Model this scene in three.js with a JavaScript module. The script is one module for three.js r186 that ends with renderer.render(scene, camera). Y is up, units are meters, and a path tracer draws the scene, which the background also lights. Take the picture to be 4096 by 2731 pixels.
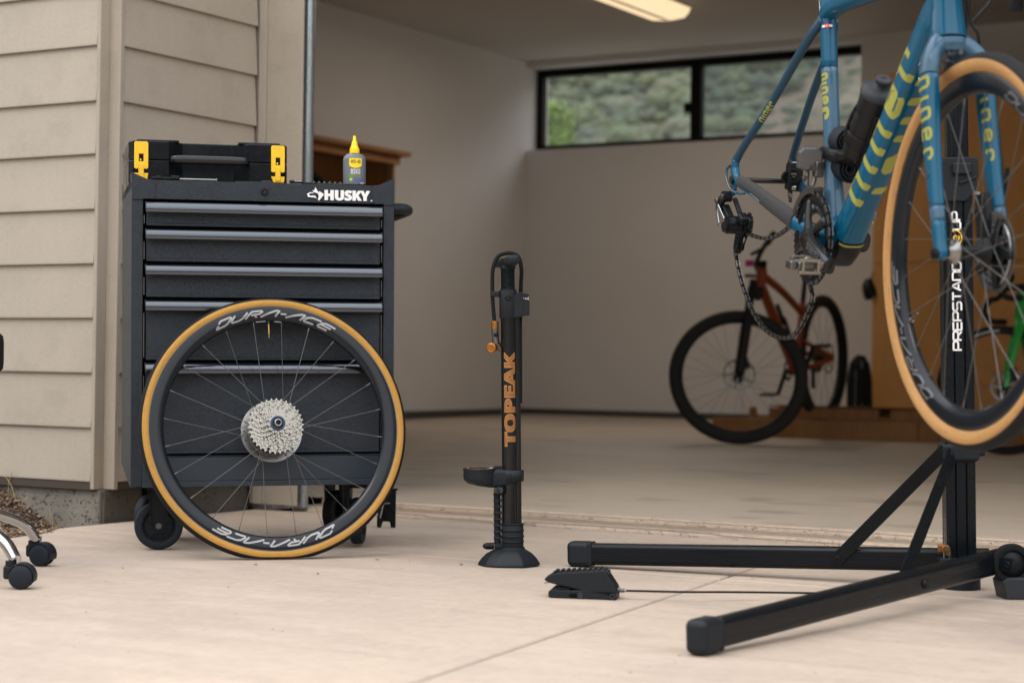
import * as THREE from 'three';
import { RoundedBoxGeometry } from 'three/addons/geometries/RoundedBoxGeometry.js';
import { TextGeometry } from 'three/addons/geometries/TextGeometry.js';
import { FontLoader } from 'three/addons/loaders/FontLoader.js';
import { TessellateModifier } from 'three/addons/modifiers/TessellateModifier.js';
import { RectAreaLightUniformsLib } from 'three/addons/lights/RectAreaLightUniformsLib.js';
import { mergeGeometries } from 'three/addons/utils/BufferGeometryUtils.js';

// ---------------------------------------------------------------- camera, sky, sun, exposure
const scene = new THREE.Scene();
const camera = new THREE.PerspectiveCamera(20.701, 1.5, 0.05, 600);
camera.position.set(0, 0.505, 0);
camera.up.set(-0.0063, 0.9998, 0.0164);
camera.lookAt(-0.5089, 0.505 + 0.0109, -0.8608);
camera.focus = 4.6;
camera.userData.fStop = 3.5;

const SKY_LEVEL = 1.0, SUN_LEVEL = 0.7, EXPOSURE = 1.25;
{
  const w = 256, h = 128, d = new Float32Array(w * h * 4);
  for (let j = 0; j < h; j++) for (let i = 0; i < w; i++) {
    const el = ((j + 0.5) / h - 0.5) * Math.PI, az = (i + 0.5) / w * 2 * Math.PI, s = Math.sin(el);
    // an overcast dome: brightest overhead, softly mottled
    let L = s > 0 ? 0.64 + 0.42 * s : 0.35;
    L *= 1 + 0.07 * Math.sin(az * 3 + 1.3 + 2 * s) + 0.05 * Math.sin(az * 7 + 5 * s);
    const k = (j * w + i) * 4; L *= 2.05 * SKY_LEVEL;
    d[k] = L * 0.99; d[k + 1] = L * 1.0; d[k + 2] = L * 1.04; d[k + 3] = 1;
  }
  const t = new THREE.DataTexture(d, w, h, THREE.RGBAFormat, THREE.FloatType);
  t.mapping = THREE.EquirectangularReflectionMapping; t.magFilter = t.minFilter = THREE.LinearFilter; t.needsUpdate = true;
  scene.background = t; scene.environment = t;
}
const sun = new THREE.DirectionalLight(0xfff0dd, SUN_LEVEL);
sun.position.set(-3.0, 9, 2.6); sun.target.position.set(-2.2, 0, -4); scene.add(sun, sun.target);
sun.castShadow = true; sun.shadow.radius = 42; sun.shadow.mapSize.set(2048, 2048);
Object.assign(sun.shadow.camera, { left: -6, right: 6, top: 6, bottom: -6, near: 1, far: 30 });

const renderer = new THREE.WebGLRenderer({ antialias: true });
renderer.setSize(1024, 682);
renderer.toneMapping = THREE.LinearToneMapping;
renderer.toneMappingExposure = EXPOSURE;
renderer.shadowMap.enabled = true;
document.body.appendChild(renderer.domElement);

// ---------------------------------------------------------------- helpers
const PI = Math.PI, V3 = (x, y, z) => new THREE.Vector3(x, y, z);
function rng(seed) { let a = seed >>> 0; return () => { a = (a + 0x6D2B79F5) >>> 0; let t = a; t = Math.imul(t ^ (t >>> 15), t | 1); t ^= t + Math.imul(t ^ (t >>> 7), t | 61); return ((t ^ (t >>> 14)) >>> 0) / 4294967296; }; }
const FONT = await new FontLoader().loadAsync('fonts/droid/droid_sans_bold.typeface.json');
const used = {};
function numbered(n) { const k = used[n] = (used[n] ?? -1) + 1; return k ? `${n}_${String(k).padStart(3, '0')}` : n; }
function prep(g) {
  let h = g.index ? g.toNonIndexed() : g.clone();
  for (const k of Object.keys(h.attributes)) if (!['position', 'normal', 'uv'].includes(k)) h.deleteAttribute(k);
  if (!h.attributes.normal) h.computeVertexNormals();
  if (!h.attributes.uv) h.setAttribute('uv', new THREE.BufferAttribute(new Float32Array(h.attributes.position.count * 2), 2));
  h.morphAttributes = {}; h.groups = []; return h;
}
function join(list) { list = [list].flat(9).map(prep); return list.length === 1 ? list[0] : mergeGeometries(list, false); }
function uvm(g, s = 1) {                                     // uv in metres, by dominant normal
  const p = g.attributes.position, n = g.attributes.normal, u = g.attributes.uv;
  for (let i = 0; i < p.count; i++) {
    const a = Math.abs(n.getX(i)), b = Math.abs(n.getY(i)), c = Math.abs(n.getZ(i));
    if (b >= a && b >= c) u.setXY(i, p.getX(i) * s, -p.getZ(i) * s);
    else if (a >= c) u.setXY(i, p.getZ(i) * s, p.getY(i) * s);
    else u.setXY(i, p.getX(i) * s, p.getY(i) * s);
  }
  return g;
}
function mesh(name, geos, mat, parent = scene, label) {
  const g = join(geos); if (mat.userData.metres) uvm(g);
  const m = new THREE.Mesh(g, mat); m.name = parent === scene ? numbered(name) : name;
  m.castShadow = m.receiveShadow = true; if (label) m.userData.label = label; parent.add(m); return m;
}
function thing(name, label, category, [x, y, z] = [0, 0, 0], ry = 0, group) {
  const o = new THREE.Group(); o.name = numbered(name); o.position.set(x, y, z); o.rotation.y = ry;
  o.userData = { label, category }; if (group) o.userData.group = group; scene.add(o); return o;
}
function each(name, list, mat, parent) { list.flat(9).forEach(g => mesh(name, g, mat, parent)); }
function part(name, parent, label) { const o = new THREE.Group(); o.name = name; if (label) o.userData.label = label; parent.add(o); return o; }
function struct(name, geos, mat) { const m = mesh(name, geos, mat); m.userData.kind = 'structure'; return m; }
function tag(o, label, category, group) { Object.assign(o.userData, { label, category }); if (group) o.userData.group = group; return o; }
const mv = (g, x = 0, y = 0, z = 0, rx = 0, ry = 0, rz = 0) => { const m = new THREE.Matrix4().makeRotationFromEuler(new THREE.Euler(rx, ry, rz, 'YXZ')).setPosition(x, y, z); const c = g.clone(); c.applyMatrix4(m); return c; };
const bx = (x, y, z, w, h, d, r = 0.002, rx = 0, ry = 0, rz = 0) => mv(r > 0 ? new RoundedBoxGeometry(w, h, d, r > 0.006 ? 4 : 2, Math.min(r, w / 2.02, h / 2.02, d / 2.02)) : new THREE.BoxGeometry(w, h, d), x, y, z, rx, ry, rz);
const span = (x0, x1, y0, y1, z0, z1, r = 0) => bx((x0 + x1) / 2, (y0 + y1) / 2, (z0 + z1) / 2, Math.abs(x1 - x0), Math.abs(y1 - y0), Math.abs(z1 - z0), r);
const cyl = (x, y, z, r, h, axis = 'y', seg = 32, r2 = r) => { const g = new THREE.CylinderGeometry(r2, r, h, seg); return mv(g, x, y, z, axis === 'z' ? PI / 2 : 0, 0, axis === 'x' ? -PI / 2 : 0); };
function between(a, b, g) {                                  // turn a geometry built along +y (0..1 long) to run from a to b
  a = V3(...a); b = V3(...b); const d = b.clone().sub(a), L = d.length();
  const q = new THREE.Quaternion().setFromUnitVectors(V3(0, 1, 0), d.normalize());
  const c = g.clone(); c.applyMatrix4(new THREE.Matrix4().compose(a, q, V3(1, L, 1))); return c;
}
const rod = (a, b, r, r2 = r, seg = 12) => { const g = new THREE.CylinderGeometry(r2, r, 1, seg); g.translate(0, 0.5, 0); return between(a, b, g); };
const tube = (pts, r, n = 40, seg = 12, closed = false) => new THREE.TubeGeometry(new THREE.CatmullRomCurve3(pts.map(p => V3(...p)), closed, 'catmullrom', 0.5), n, r, seg, closed);
const lathe = (prof, seg = 64) => new THREE.LatheGeometry(prof.map(([r, y]) => new THREE.Vector2(Math.max(r, 1e-5), y)), seg);
const latheZ = (prof, seg = 64) => lathe(prof, seg).rotateX(PI / 2);   // axis z: profile [r, z]
const shapeOf = pts => { const s = new THREE.Shape(); pts.forEach(([x, y], i) => i ? s.lineTo(x, y) : s.moveTo(x, y)); s.closePath(); return s; };
function prism(pts, depth, bevel = 0, holes = []) {
  const s = shapeOf(pts); for (const h of holes) { const q = new THREE.Path(); h.forEach(([x, y], i) => i ? q.lineTo(x, y) : q.moveTo(x, y)); q.closePath(); s.holes.push(q); }
  return new THREE.ExtrudeGeometry(s, bevel ? { depth: Math.max(depth - 2 * bevel, 1e-4), bevelEnabled: true, bevelThickness: bevel, bevelSize: bevel, bevelOffset: -bevel, bevelSegments: 2, curveSegments: 12 } : { depth, bevelEnabled: false, curveSegments: 12 }).translate(0, 0, bevel);
}
const circ = (cx, cy, r, n = 16) => Array.from({ length: n }, (_, i) => [cx + r * Math.cos(i / n * 2 * PI), cy + r * Math.sin(i / n * 2 * PI)]);
// a tube of changing, rounded section along a path; side = the direction of half-width a
function loftTube(ctrl, { n = 24, seg = 24, pow = 2.4, side = [0, 0, 1], cap = true } = {}) {
  const c = new THREE.CatmullRomCurve3(ctrl.map(k => V3(k[0], k[1], k[2])), false, 'centripetal');
  const S = V3(...side), L = ctrl.length - 1;
  const at = (u, th, off = 0) => {
    const p = c.getPoint(u), t = c.getTangent(u), s = S.clone().addScaledVector(t, -S.dot(t)).normalize(), m = s.clone().cross(t);
    const f = Math.min(u * L, L - 1e-6), i = Math.floor(f), w = f - i, a = ctrl[i][3] * (1 - w) + ctrl[i + 1][3] * w + off, b = ctrl[i][4] * (1 - w) + ctrl[i + 1][4] * w + off;
    const C = Math.cos(th), Sn = Math.sin(th), e = 2 / pow;
    return p.addScaledVector(s, a * Math.sign(C) * Math.abs(C) ** e).addScaledVector(m, b * Math.sign(Sn) * Math.abs(Sn) ** e);
  };
  const pos = [], idx = [], uv = [];
  for (let i = 0; i <= n; i++) for (let j = 0; j <= seg; j++) { const v = at(i / n, j / seg * 2 * PI); pos.push(v.x, v.y, v.z); uv.push(j / seg, i / n); }
  for (let i = 0; i < n; i++) for (let j = 0; j < seg; j++) { const a = i * (seg + 1) + j, b = a + seg + 1; idx.push(a, a + 1, b, b, a + 1, b + 1); }
  const g = new THREE.BufferGeometry();
  if (cap) for (const [u, o] of [[0, 0], [1, n * (seg + 1)]]) { const v = c.getPoint(u), k = pos.length / 3; pos.push(v.x, v.y, v.z); uv.push(0, 0); for (let j = 0; j < seg; j++) u ? idx.push(k, o + j, o + j + 1) : idx.push(k, o + j + 1, o + j); }
  g.setAttribute('position', new THREE.Float32BufferAttribute(pos, 3)); g.setAttribute('uv', new THREE.Float32BufferAttribute(uv, 2)); g.setIndex(idx); g.computeVertexNormals();
  g.userData.at = at; g.userData.len = c.getLength(); g.userData.atS = (d, th, off) => at(c.getUtoTmapping(Math.max(0, Math.min(1, d / g.userData.len))), th, off); return g;
}
// lettering: outline letters or stroke letters laid on any surface by map(x, y) -> Vector3
function bend(g, map, edge) {
  let h = g.index ? g.toNonIndexed() : g; if (edge) h = new TessellateModifier(edge, 5).modify(h);
  const p = h.attributes.position; for (let i = 0; i < p.count; i++) { const v = map(p.getX(i), p.getY(i), p.getZ(i)); p.setXYZ(i, v.x, v.y, v.z); }
  h.computeVertexNormals(); return h;
}
function letters(text, size, { sx = 1, fat = 0, shear = 0, track = 0, depth = 0.0004 } = {}) {
  const out = []; let x = 0;
  for (const ch of text) {
    const gl = FONT.data.glyphs[ch] ?? FONT.data.glyphs['?'], adv = gl.ha * size / FONT.data.resolution;
    if (ch !== ' ') { const g = new TextGeometry(ch, { font: FONT, size, depth, curveSegments: 5, bevelEnabled: fat > 0, bevelSize: fat, bevelThickness: 0.0001, bevelSegments: 1 }); g.translate(x, 0, 0); out.push(prep(g)); }
    x += adv + track;
  }
  const g = mergeGeometries(out, false); g.scale(sx, 1, 1); if (shear) g.applyMatrix4(new THREE.Matrix4().set(1, shear, 0, 0, 0, 1, 0, 0, 0, 0, 1, 0, 0, 0, 0, 1));
  g.computeBoundingBox(); const b = g.boundingBox; g.userData.width = b.max.x - b.min.x; g.translate(-b.min.x, -b.min.y, 0); g.userData.height = b.max.y - b.min.y; return g;
}
const GLYPH = {                                              // strokes in a box 1 high; w = width
  n: { w: .62, s: [[[.16, 0], [0, 0], [0, 1]], [[0, .86], [.08, 1], [.48, 1], [.62, .84], [.62, 0], [.76, 0]]] },
  i: { w: .02, s: [[[.16, 0], [0, 0], [0, 1]]] },
  e: { w: .62, s: [[[.62, .1], [.52, 0], [.14, 0], [0, .16], [0, .84], [.14, 1], [.48, 1], [.62, .84], [.62, .5], [0, .5]]] },
  r: { w: .46, s: [[[0, 0], [0, 1]], [[0, .84], [.1, 1], [.46, 1]]] },
  D: { w: .95, s: [[[-.02, .0], [.08, .42]], [[.02, .68], [.10, 1], [.78, 1], [.93, .82], [.80, .2], [.62, .02], [.02, .02]]] },
  U: { w: .85, s: [[[0, 1], [-.05, .2], [.08, .03], [.55, .03], [.75, .25], [.85, 1]]] },
  R: { w: .9, s: [[[0, 0], [.12, 1], [.75, 1], [.88, .85], [.8, .5], [.25, .45]], [[.45, .45], [.8, 0]]] },
  A: { w: 1.0, s: [[[0, 0], [.62, .95], [.78, 1], [.9, .95], [1.0, 0]]] },
  '-': { w: .4, s: [[[0, .5], [.4, .5]]] },
  C: { w: .85, s: [[[.85, 1], [.2, 1], [.02, .8], [0, .2], [.15, .03], [.8, .03]]] },
  E: { w: .85, s: [[[.85, 1], [.2, 1], [.02, .8], [0, .2], [.15, .03], [.8, .03]], [[.02, .52], [.8, .52]]] },
  P: { w: .7, s: [[[0, 0], [0, 1], [.58, 1], [.7, .88], [.7, .55], [.58, .43], [0, .43]]] },
  R2: { w: .7, s: [[[0, 0], [0, 1], [.58, 1], [.7, .88], [.7, .55], [.58, .43], [0, .43]], [[.36, .43], [.7, 0]]] },
  E2: { w: .66, s: [[[.66, 1], [0, 1], [0, 0], [.66, 0]], [[0, .5], [.62, .5]]] },
  S: { w: .7, s: [[[.7, 1], [.12, 1], [0, .88], [0, .62], [.12, .5], [.58, .5], [.7, .38], [.7, .12], [.58, 0], [0, 0]]] },
  T: { w: .7, s: [[[0, 1], [.7, 1]], [[.35, 1], [.35, 0]]] },
  A2: { w: .74, s: [[[0, 0], [.28, .9], [.34, 1], [.4, 1], [.46, .9], [.74, 0]], [[.12, .32], [.62, .32]]] },
  N: { w: .7, s: [[[0, 0], [0, 1], [.55, 1], [.7, .85], [.7, 0]]] },
  D2: { w: .7, s: [[[0, 0], [0, 1], [.52, 1], [.7, .82], [.7, .18], [.52, 0], [0, 0]]] },
  U2: { w: .7, s: [[[0, 1], [0, .15], [.14, 0], [.56, 0], [.7, .15], [.7, 1]]] },
};
function strokeText(keys, h, t, map, { gap = .3, sx = 1, shear = 0, step = .004 } = {}) {   // t = stroke width, in metres; returns geometry and width
  const pos = [], idx = []; let x = 0;
  const ribbon = (pts) => {
    const fine = []; for (let i = 0; i < pts.length - 1; i++) { const [a, b] = [pts[i], pts[i + 1]], L = Math.hypot(b[0] - a[0], b[1] - a[1]), k = Math.max(1, Math.ceil(L / step)); for (let j = 0; j < k; j++) fine.push([a[0] + (b[0] - a[0]) * j / k, a[1] + (b[1] - a[1]) * j / k]); } fine.push(pts.at(-1));
    const base = pos.length / 3;
    fine.forEach((p, i) => {
      const a = fine[Math.max(0, i - 1)], b = fine[Math.min(fine.length - 1, i + 1)]; let dx = b[0] - a[0], dy = b[1] - a[1]; const L = Math.hypot(dx, dy) || 1; dx /= L; dy /= L;
      for (const s of [-1, 0, 1]) { const v = map(p[0] - dy * s * t / 2, p[1] + dx * s * t / 2); pos.push(v.x, v.y, v.z); }
      if (i) { const q = base + (i - 1) * 3; for (const o of [0, 1]) idx.push(q + o, q + o + 3, q + o + 1, q + o + 1, q + o + 3, q + o + 4); }
    });
  };
  for (const k of keys) { const g = GLYPH[k]; for (const s of g.s) ribbon(s.map(([a, b]) => [x + (a * h + shear * b * h) * sx, t / 2 + b * (h - t)])); x += (g.w * h) * sx + gap * h; }
  const g = new THREE.BufferGeometry(); g.setAttribute('position', new THREE.Float32BufferAttribute(pos, 3)); g.setIndex(idx); g.computeVertexNormals(); g.userData.width = x - gap * h; return g;
}
function widthOf(keys, h, gap, sx) { return keys.reduce((a, k) => a + GLYPH[k].w * h * sx + gap * h, -gap * h); }

// ---------------------------------------------------------------- procedural textures and materials
function tileNoise(seed) {                                   // tiling value noise, period p cells
  const r = rng(seed), T = new Float32Array(65536).map(() => r());
  const h = (x, y, p, q) => T[(((x % p + p) % p) * 251 + ((y % q + q) % q) * 509 + p * 13) & 65535], sm = t => t * t * (3 - 2 * t);
  const n = (x, y, p, q = p) => { const i = Math.floor(x), j = Math.floor(y), u = sm(x - i), v = sm(y - j); return (h(i, j, p, q) * (1 - u) + h(i + 1, j, p, q) * u) * (1 - v) + (h(i, j + 1, p, q) * (1 - u) + h(i + 1, j + 1, p, q) * u) * v; };
  return { n, fbm: (u, v, p, o = 4, q = p) => { let s = 0, a = .5, t = 0; for (let k = 0; k < o; k++) { s += a * n(u * p, v * q, p, q); t += a; a *= .5; p *= 2; q *= 2; } return s / t; } };
}
function tex(N, fn, { color = true, repeat = [1, 1] } = {}) {
  const d = new Uint8Array(N * N * 4);
  for (let j = 0; j < N; j++) for (let i = 0; i < N; i++) { const c = fn((i + .5) / N, (j + .5) / N), k = (j * N + i) * 4; const a = Array.isArray(c) ? c : [c, c, c]; for (let q = 0; q < 3; q++) d[k + q] = Math.max(0, Math.min(255, a[q] * 255)); d[k + 3] = 255; }
  const t = new THREE.DataTexture(d, N, N, THREE.RGBAFormat); t.wrapS = t.wrapT = THREE.RepeatWrapping; t.magFilter = THREE.LinearFilter; t.minFilter = THREE.LinearMipmapLinearFilter; t.generateMipmaps = true;
  if (color) t.colorSpace = THREE.SRGBColorSpace; t.repeat.set(...repeat); t.needsUpdate = true; return t;
}
const lin = (r, g, b) => new THREE.Color().setRGB(r, g, b);
const srgb = c => c.map(v => v <= .0031308 ? v * 12.92 : 1.055 * v ** (1 / 2.4) - .055);
function M(c, rough = .6, metal = 0, x = {}) { const { metres, ...o } = x; const m = new (o.clearcoat || o.transmission || o.sheen || o.specularIntensity ? THREE.MeshPhysicalMaterial : THREE.MeshStandardMaterial)({ color: Array.isArray(c) ? lin(...c) : c, roughness: rough, metalness: metal, side: THREE.DoubleSide, ...o }); if (metres) m.userData.metres = true; return m; }
const WHITE = [1, 1, 1], mix = (a, b, t) => a.map((v, i) => v + (b[i] - v) * t), cl = (v, a = 0, b = 1) => Math.max(a, Math.min(b, v)), ss = (a, b, x) => { x = cl((x - a) / (b - a)); return x * x * (3 - 2 * x); };

const nA = tileNoise(11), nB = tileNoise(23), nC = tileNoise(37);
const concreteMap = tex(1024, (u, v) => {                     // 2.4 m tile of tinted, trowelled concrete
  const big = nA.fbm(u, v, 3, 4), streak = nB.fbm(u + .04 * big, v + .05 * big, 8, 4, 26), st2 = nC.n(u * 9, v * 60, 9, 60), grain = nC.fbm(u, v, 128, 2), spot = ss(.70, .78, nA.fbm(u, v, 40, 2));
  let c = mix([.448, .362, .290], [.380, .312, .256], cl(.5 + (big - .5) * 2.6)); c = mix(c, [.508, .410, .328], cl((streak - .46) * 1.5)); c = mix(c, [.36, .295, .24], cl((st2 - .58) * 1.1)); c = mix(c, [.33, .275, .225], .38 * ss(.58, .74, nC.fbm(u, v, 6, 5)));
  const pore = ss(.955, .985, nB.n(u * 230, v * 230, 230)), k = .93 + .14 * grain; return srgb(c.map(x => cl(x * k * (1 - .03 * spot) * (1 - .28 * pore))));
}, { repeat: [1 / 2.4, 1 / 2.4] });
const concreteBump = tex(512, (u, v) => .5 + .35 * (nB.fbm(u, v, 90, 3) - .5) + .3 * (nC.n(u * 8, v * 160, 8, 160) - .5), { color: false, repeat: [1 / 1.2, 1 / 1.2] });
const floorMap = tex(1024, (u, v) => {                        // garage slab, greyer and smoother, scuffed
  const big = nB.fbm(u, v, 4, 5), sc = ss(.62, .8, nC.fbm(u, v, 12, 3, 26)), gr = nA.fbm(u, v, 128, 2);
  let c = mix([.47, .395, .315], [.38, .325, .262], cl(.5 + (big - .5) * 2.2)); c = mix(c, [.22, .18, .15], sc * .5); return srgb(c.map(x => x * (.95 + .1 * gr)));
}, { repeat: [1 / 3.1, 1 / 3.1] });
const plasterBump = tex(512, (u, v) => nA.fbm(u, v, 60, 3), { color: false, repeat: [1 / .8, 1 / .8] });
const plasterMap = tex(256, (u, v) => srgb([.93, .93, .93].map(x => x * (.96 + .08 * nB.fbm(u, v, 5, 4)))), { repeat: [1 / 2.7, 1 / 2.7] });
const sidingMap = tex(1024, (u, v) => { const dirt = nA.fbm(u, v, 5, 5), sm = ss(.60, .78, nB.fbm(u, v, 9, 4)), g = nC.fbm(u * 1, v * 1, 150, 2), rn = nC.n(u * 64, v * 5, 64, 5); let k = .95 + .10 * (g - .5) + .10 * (dirt - .5) - .05 * sm - .02 * rn; return srgb([k, k * .995, k * .985]); }, { repeat: [1 / .83, 1 / .83] });
const sidingBump = tex(512, (u, v) => .5 + .6 * (nA.fbm(u, v, 128, 2) - .5), { color: false, repeat: [1 / .5, 1 / .5] });
const rawConcreteMap = tex(512, (u, v) => { const b = nA.fbm(u, v, 6, 5), pit = ss(.745, .775, nB.fbm(u, v, 76, 2)), g = nC.fbm(u, v, 128, 2); return srgb(mix([.225, .205, .175], [.175, .158, .135], cl(.5 + (b - .5) * 2.4)).map(x => x * (.9 + .2 * g) * (1 - .6 * pit))); }, { repeat: [1 / .55, 1 / .55] });
const rawConcreteBump = tex(512, (u, v) => .6 + .3 * (nC.fbm(u, v, 90, 3) - .5) - .6 * ss(.745, .775, nB.fbm(u, v, 76, 2)), { color: false, repeat: [1 / .55, 1 / .55] });
const wrinkleBump = tex(512, (u, v) => { const a = nA.fbm(u, v, 74, 2), b = nB.fbm(u, v, 50, 2); return 1 - Math.abs(a - .5) * 2.2 - .3 * b; }, { color: false, repeat: [1 / .16, 1 / .16] });
const wrinkleMap = tex(512, (u, v) => { const a = 1 - Math.abs(nA.fbm(u, v, 74, 2) - .5) * 4, k = .52 + .62 * cl(a) + .3 * (nC.fbm(u, v, 7, 3) - .5); return srgb([k, k, k]); }, { repeat: [1 / .16, 1 / .16] });
const woodMap = tex(512, (u, v) => { const w = nA.fbm(u, v, 4, 3), g = nB.n(u * 90 + 6 * w, v * 5, 90, 5), f = nC.n(u * 200, v * 9, 200, 9); const c = mix([.34, .160, .055], [.23, .098, .033], cl(.25 + .6 * g + .5 * (w - .5))); return srgb(c.map(x => x * (.92 + .16 * f))); }, { repeat: [1 / .9, 1 / .9] });
const plyMap = tex(512, (u, v) => { const w = nC.fbm(u, v, 3, 4), g = nA.n(u * 40 + 14 * w, v * 4 + 2 * w, 40, 4); const c = mix([.56, .285, .090], [.45, .215, .062], cl(.2 + .5 * g + .9 * (w - .5))); return srgb(c); }, { repeat: [1 / 1.3, 1 / 1.3] });
const scuffRough = tex(256, (u, v) => { const a = .5 + .5 * (nA.fbm(u, v, 12, 4) - .5) + .25 * (nB.fbm(u, v, 90, 2) - .5); return [a, a, a]; }, { color: false });

const gumMap = tex(256, (u, v) => { const w = nB.fbm(u, v, 6, 4), st = nC.n(u * 128, v * 6, 128, 6), sc = ss(.62, .72, nA.fbm(u, v, 10, 3, 5)), e = ss(.0, .10, v) * ss(1.0, .92, v); const k = (.86 + .22 * (w - .5) + .12 * (st - .5) - .14 * sc) * (.72 + .28 * e) + .06; return srgb([k, k * .985, k * .95]); }, { repeat: [5, 1] });

const MAT = {
  drive: M(WHITE, .85, 0, { map: concreteMap, bumpMap: concreteBump, bumpScale: .0022, metres: true }),
  earth: M([.22, .22, .17], 1), grass: M([.09, .12, .05], 1),
  floor: M(WHITE, .5, 0, { map: floorMap, bumpMap: concreteBump, bumpScale: .0012, metres: true }),
  sill: M([.70, .68, .62], .9, 0, { map: concreteMap, bumpMap: rawConcreteBump, bumpScale: .004, metres: true }),
  siding: M([.43, .375, .31], .62, 0, { map: sidingMap, bumpMap: sidingBump, bumpScale: .0006, metres: true }),
  trim: M([.405, .352, .29], .55, 0, { map: sidingMap, metres: true }),
  cement: M(WHITE, .95, 0, { map: rawConcreteMap, bumpMap: rawConcreteBump, bumpScale: .005, metres: true }),
  cementShade: M([.52, .50, .48], .95, 0, { map: rawConcreteMap, metres: true }),  // footing side tone, with the shade of the cabinet put into the colour
  strip: M([.06, .046, .033], .8), dark: M([.004, .004, .005], .8, 0, { specularIntensity: .15 }),
  wall: M([.665, .655, .655], .9, 0, { map: plasterMap, bumpMap: plasterBump, bumpScale: .0015, metres: true }),
  ceil: M([.60, .585, .56], .92, 0, { map: plasterMap, metres: true }),
  lipEdge: M([1.08, 1.06, 1.02], .9, 0, { map: concreteMap, bumpMap: rawConcreteBump, bumpScale: .006, metres: true }),
  base: M([.05, .052, .045], .8),
  galv: M([.40, .44, .47], .5, .8, { roughnessMap: scuffRough }),
  cart: M([.022, .030, .041], .45, 0, { specularIntensity: .65, map: wrinkleMap, bumpMap: wrinkleBump, bumpScale: .0010, metres: true }),
  cartSmooth: M([.017, .027, .040], .42, 0),
  handle: M([.105, .115, .130], .16, .95),
  rubber: M([.009, .0095, .0105], .75, 0, { specularIntensity: .35 }), rubberGrey: M([.013, .017, .024], .6, 0, { specularIntensity: .4 }), black: M([.005, .0065, .0085], .45, 0, { specularIntensity: .45 }), blackGloss: M([.005, .0055, .0065], .24, 0, { specularIntensity: .7, clearcoat: .15, clearcoatRoughness: .15 }),
  blackMatte: M([.0048, .0066, .0092], .55, 0, { specularIntensity: .38, roughnessMap: scuffRough }), plastic: M([.0095, .0125, .0165], .5, 0, { specularIntensity: .5 }), plasticGrey: M([.027, .031, .037], .5, 0, { specularIntensity: .5 }),
  carbon: M([.008, .0105, .015], .2, 0, { specularIntensity: .6 }),
  tread: M([.012, .0125, .0135], .8, 0, { specularIntensity: .4 }), gum: M([.46, .240, .040], .7, 0, { map: gumMap }), gum2: M([.46, .245, .084], .72, 0, { map: gumMap }),
  steel: M([.28, .275, .265], .3, 1), steelDull: M([.16, .155, .15], .4, 1), nickel: M([.29, .272, .236], .24, 1), chrome: M([.50, .50, .51], .09, 1), spoke: M([.12, .118, .115], .4, .7), brass: M([.40, .25, .09], .3, 1),
  silverInk: M([.30, .30, .298], .34, .4), white: M([.82, .82, .82], .5), yellow: M([.86, .52, .015], .48), tip: M([.88, .66, .01], .42), orange: M([.52, .235, .075], .5, .1), orangeMetal: M([.40, .165, .042], .32, .85), anod: M([.035, .055, .10], .28, .8),
  bottle: M([.13, .145, .165], .42), labelBlue: M([.06, .05, .28], .5), green: M([.30, .62, .02], .5), purple: M([.13, .10, .42], .5), ink: M([.02, .02, .13], .5),
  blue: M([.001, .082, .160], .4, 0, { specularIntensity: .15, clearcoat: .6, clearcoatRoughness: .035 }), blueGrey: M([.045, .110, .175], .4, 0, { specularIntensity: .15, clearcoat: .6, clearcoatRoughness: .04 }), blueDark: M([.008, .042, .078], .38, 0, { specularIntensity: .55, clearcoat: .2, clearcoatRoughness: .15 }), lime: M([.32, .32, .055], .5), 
  guard: M([.032, .032, .033], .9), cageBlack: M([.006, .006, .007], .42, 0, { specularIntensity: .5 }), graphite: M([.10, .105, .11], .32, .5),
  wood: M(WHITE, .75, 0, { map: woodMap, metres: true }), ply: M(WHITE, .6, 0, { map: plyMap, metres: true }), woodDark: M([.42, .38, .36], .8, 0, { map: woodMap, metres: true }),
  orangePaint: M([.23, .034, .006], .4), greenPaint: M([.008, .30, .03], .3, 0, { clearcoat: .4 }), pink: M([.52, .02, .23], .5),
  frameBlack: M([.003, .003, .0035], .5, 0, { specularIntensity: .3 }), glass: M([1, 1, 1], .12, 0, { transmission: 1, thickness: 0, ior: 1.5, specularIntensity: .4 }), screen: M([.84, .87, .88], .2, 0, { transmission: 1, thickness: 0, ior: 1.5, specularIntensity: .3 }),
  lampGlow: M([.6, .5, .38], .5, 0, { emissive: lin(1, .74, .44), emissiveIntensity: .82 }), lampBody: M([.75, .74, .70], .5),
};

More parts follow.
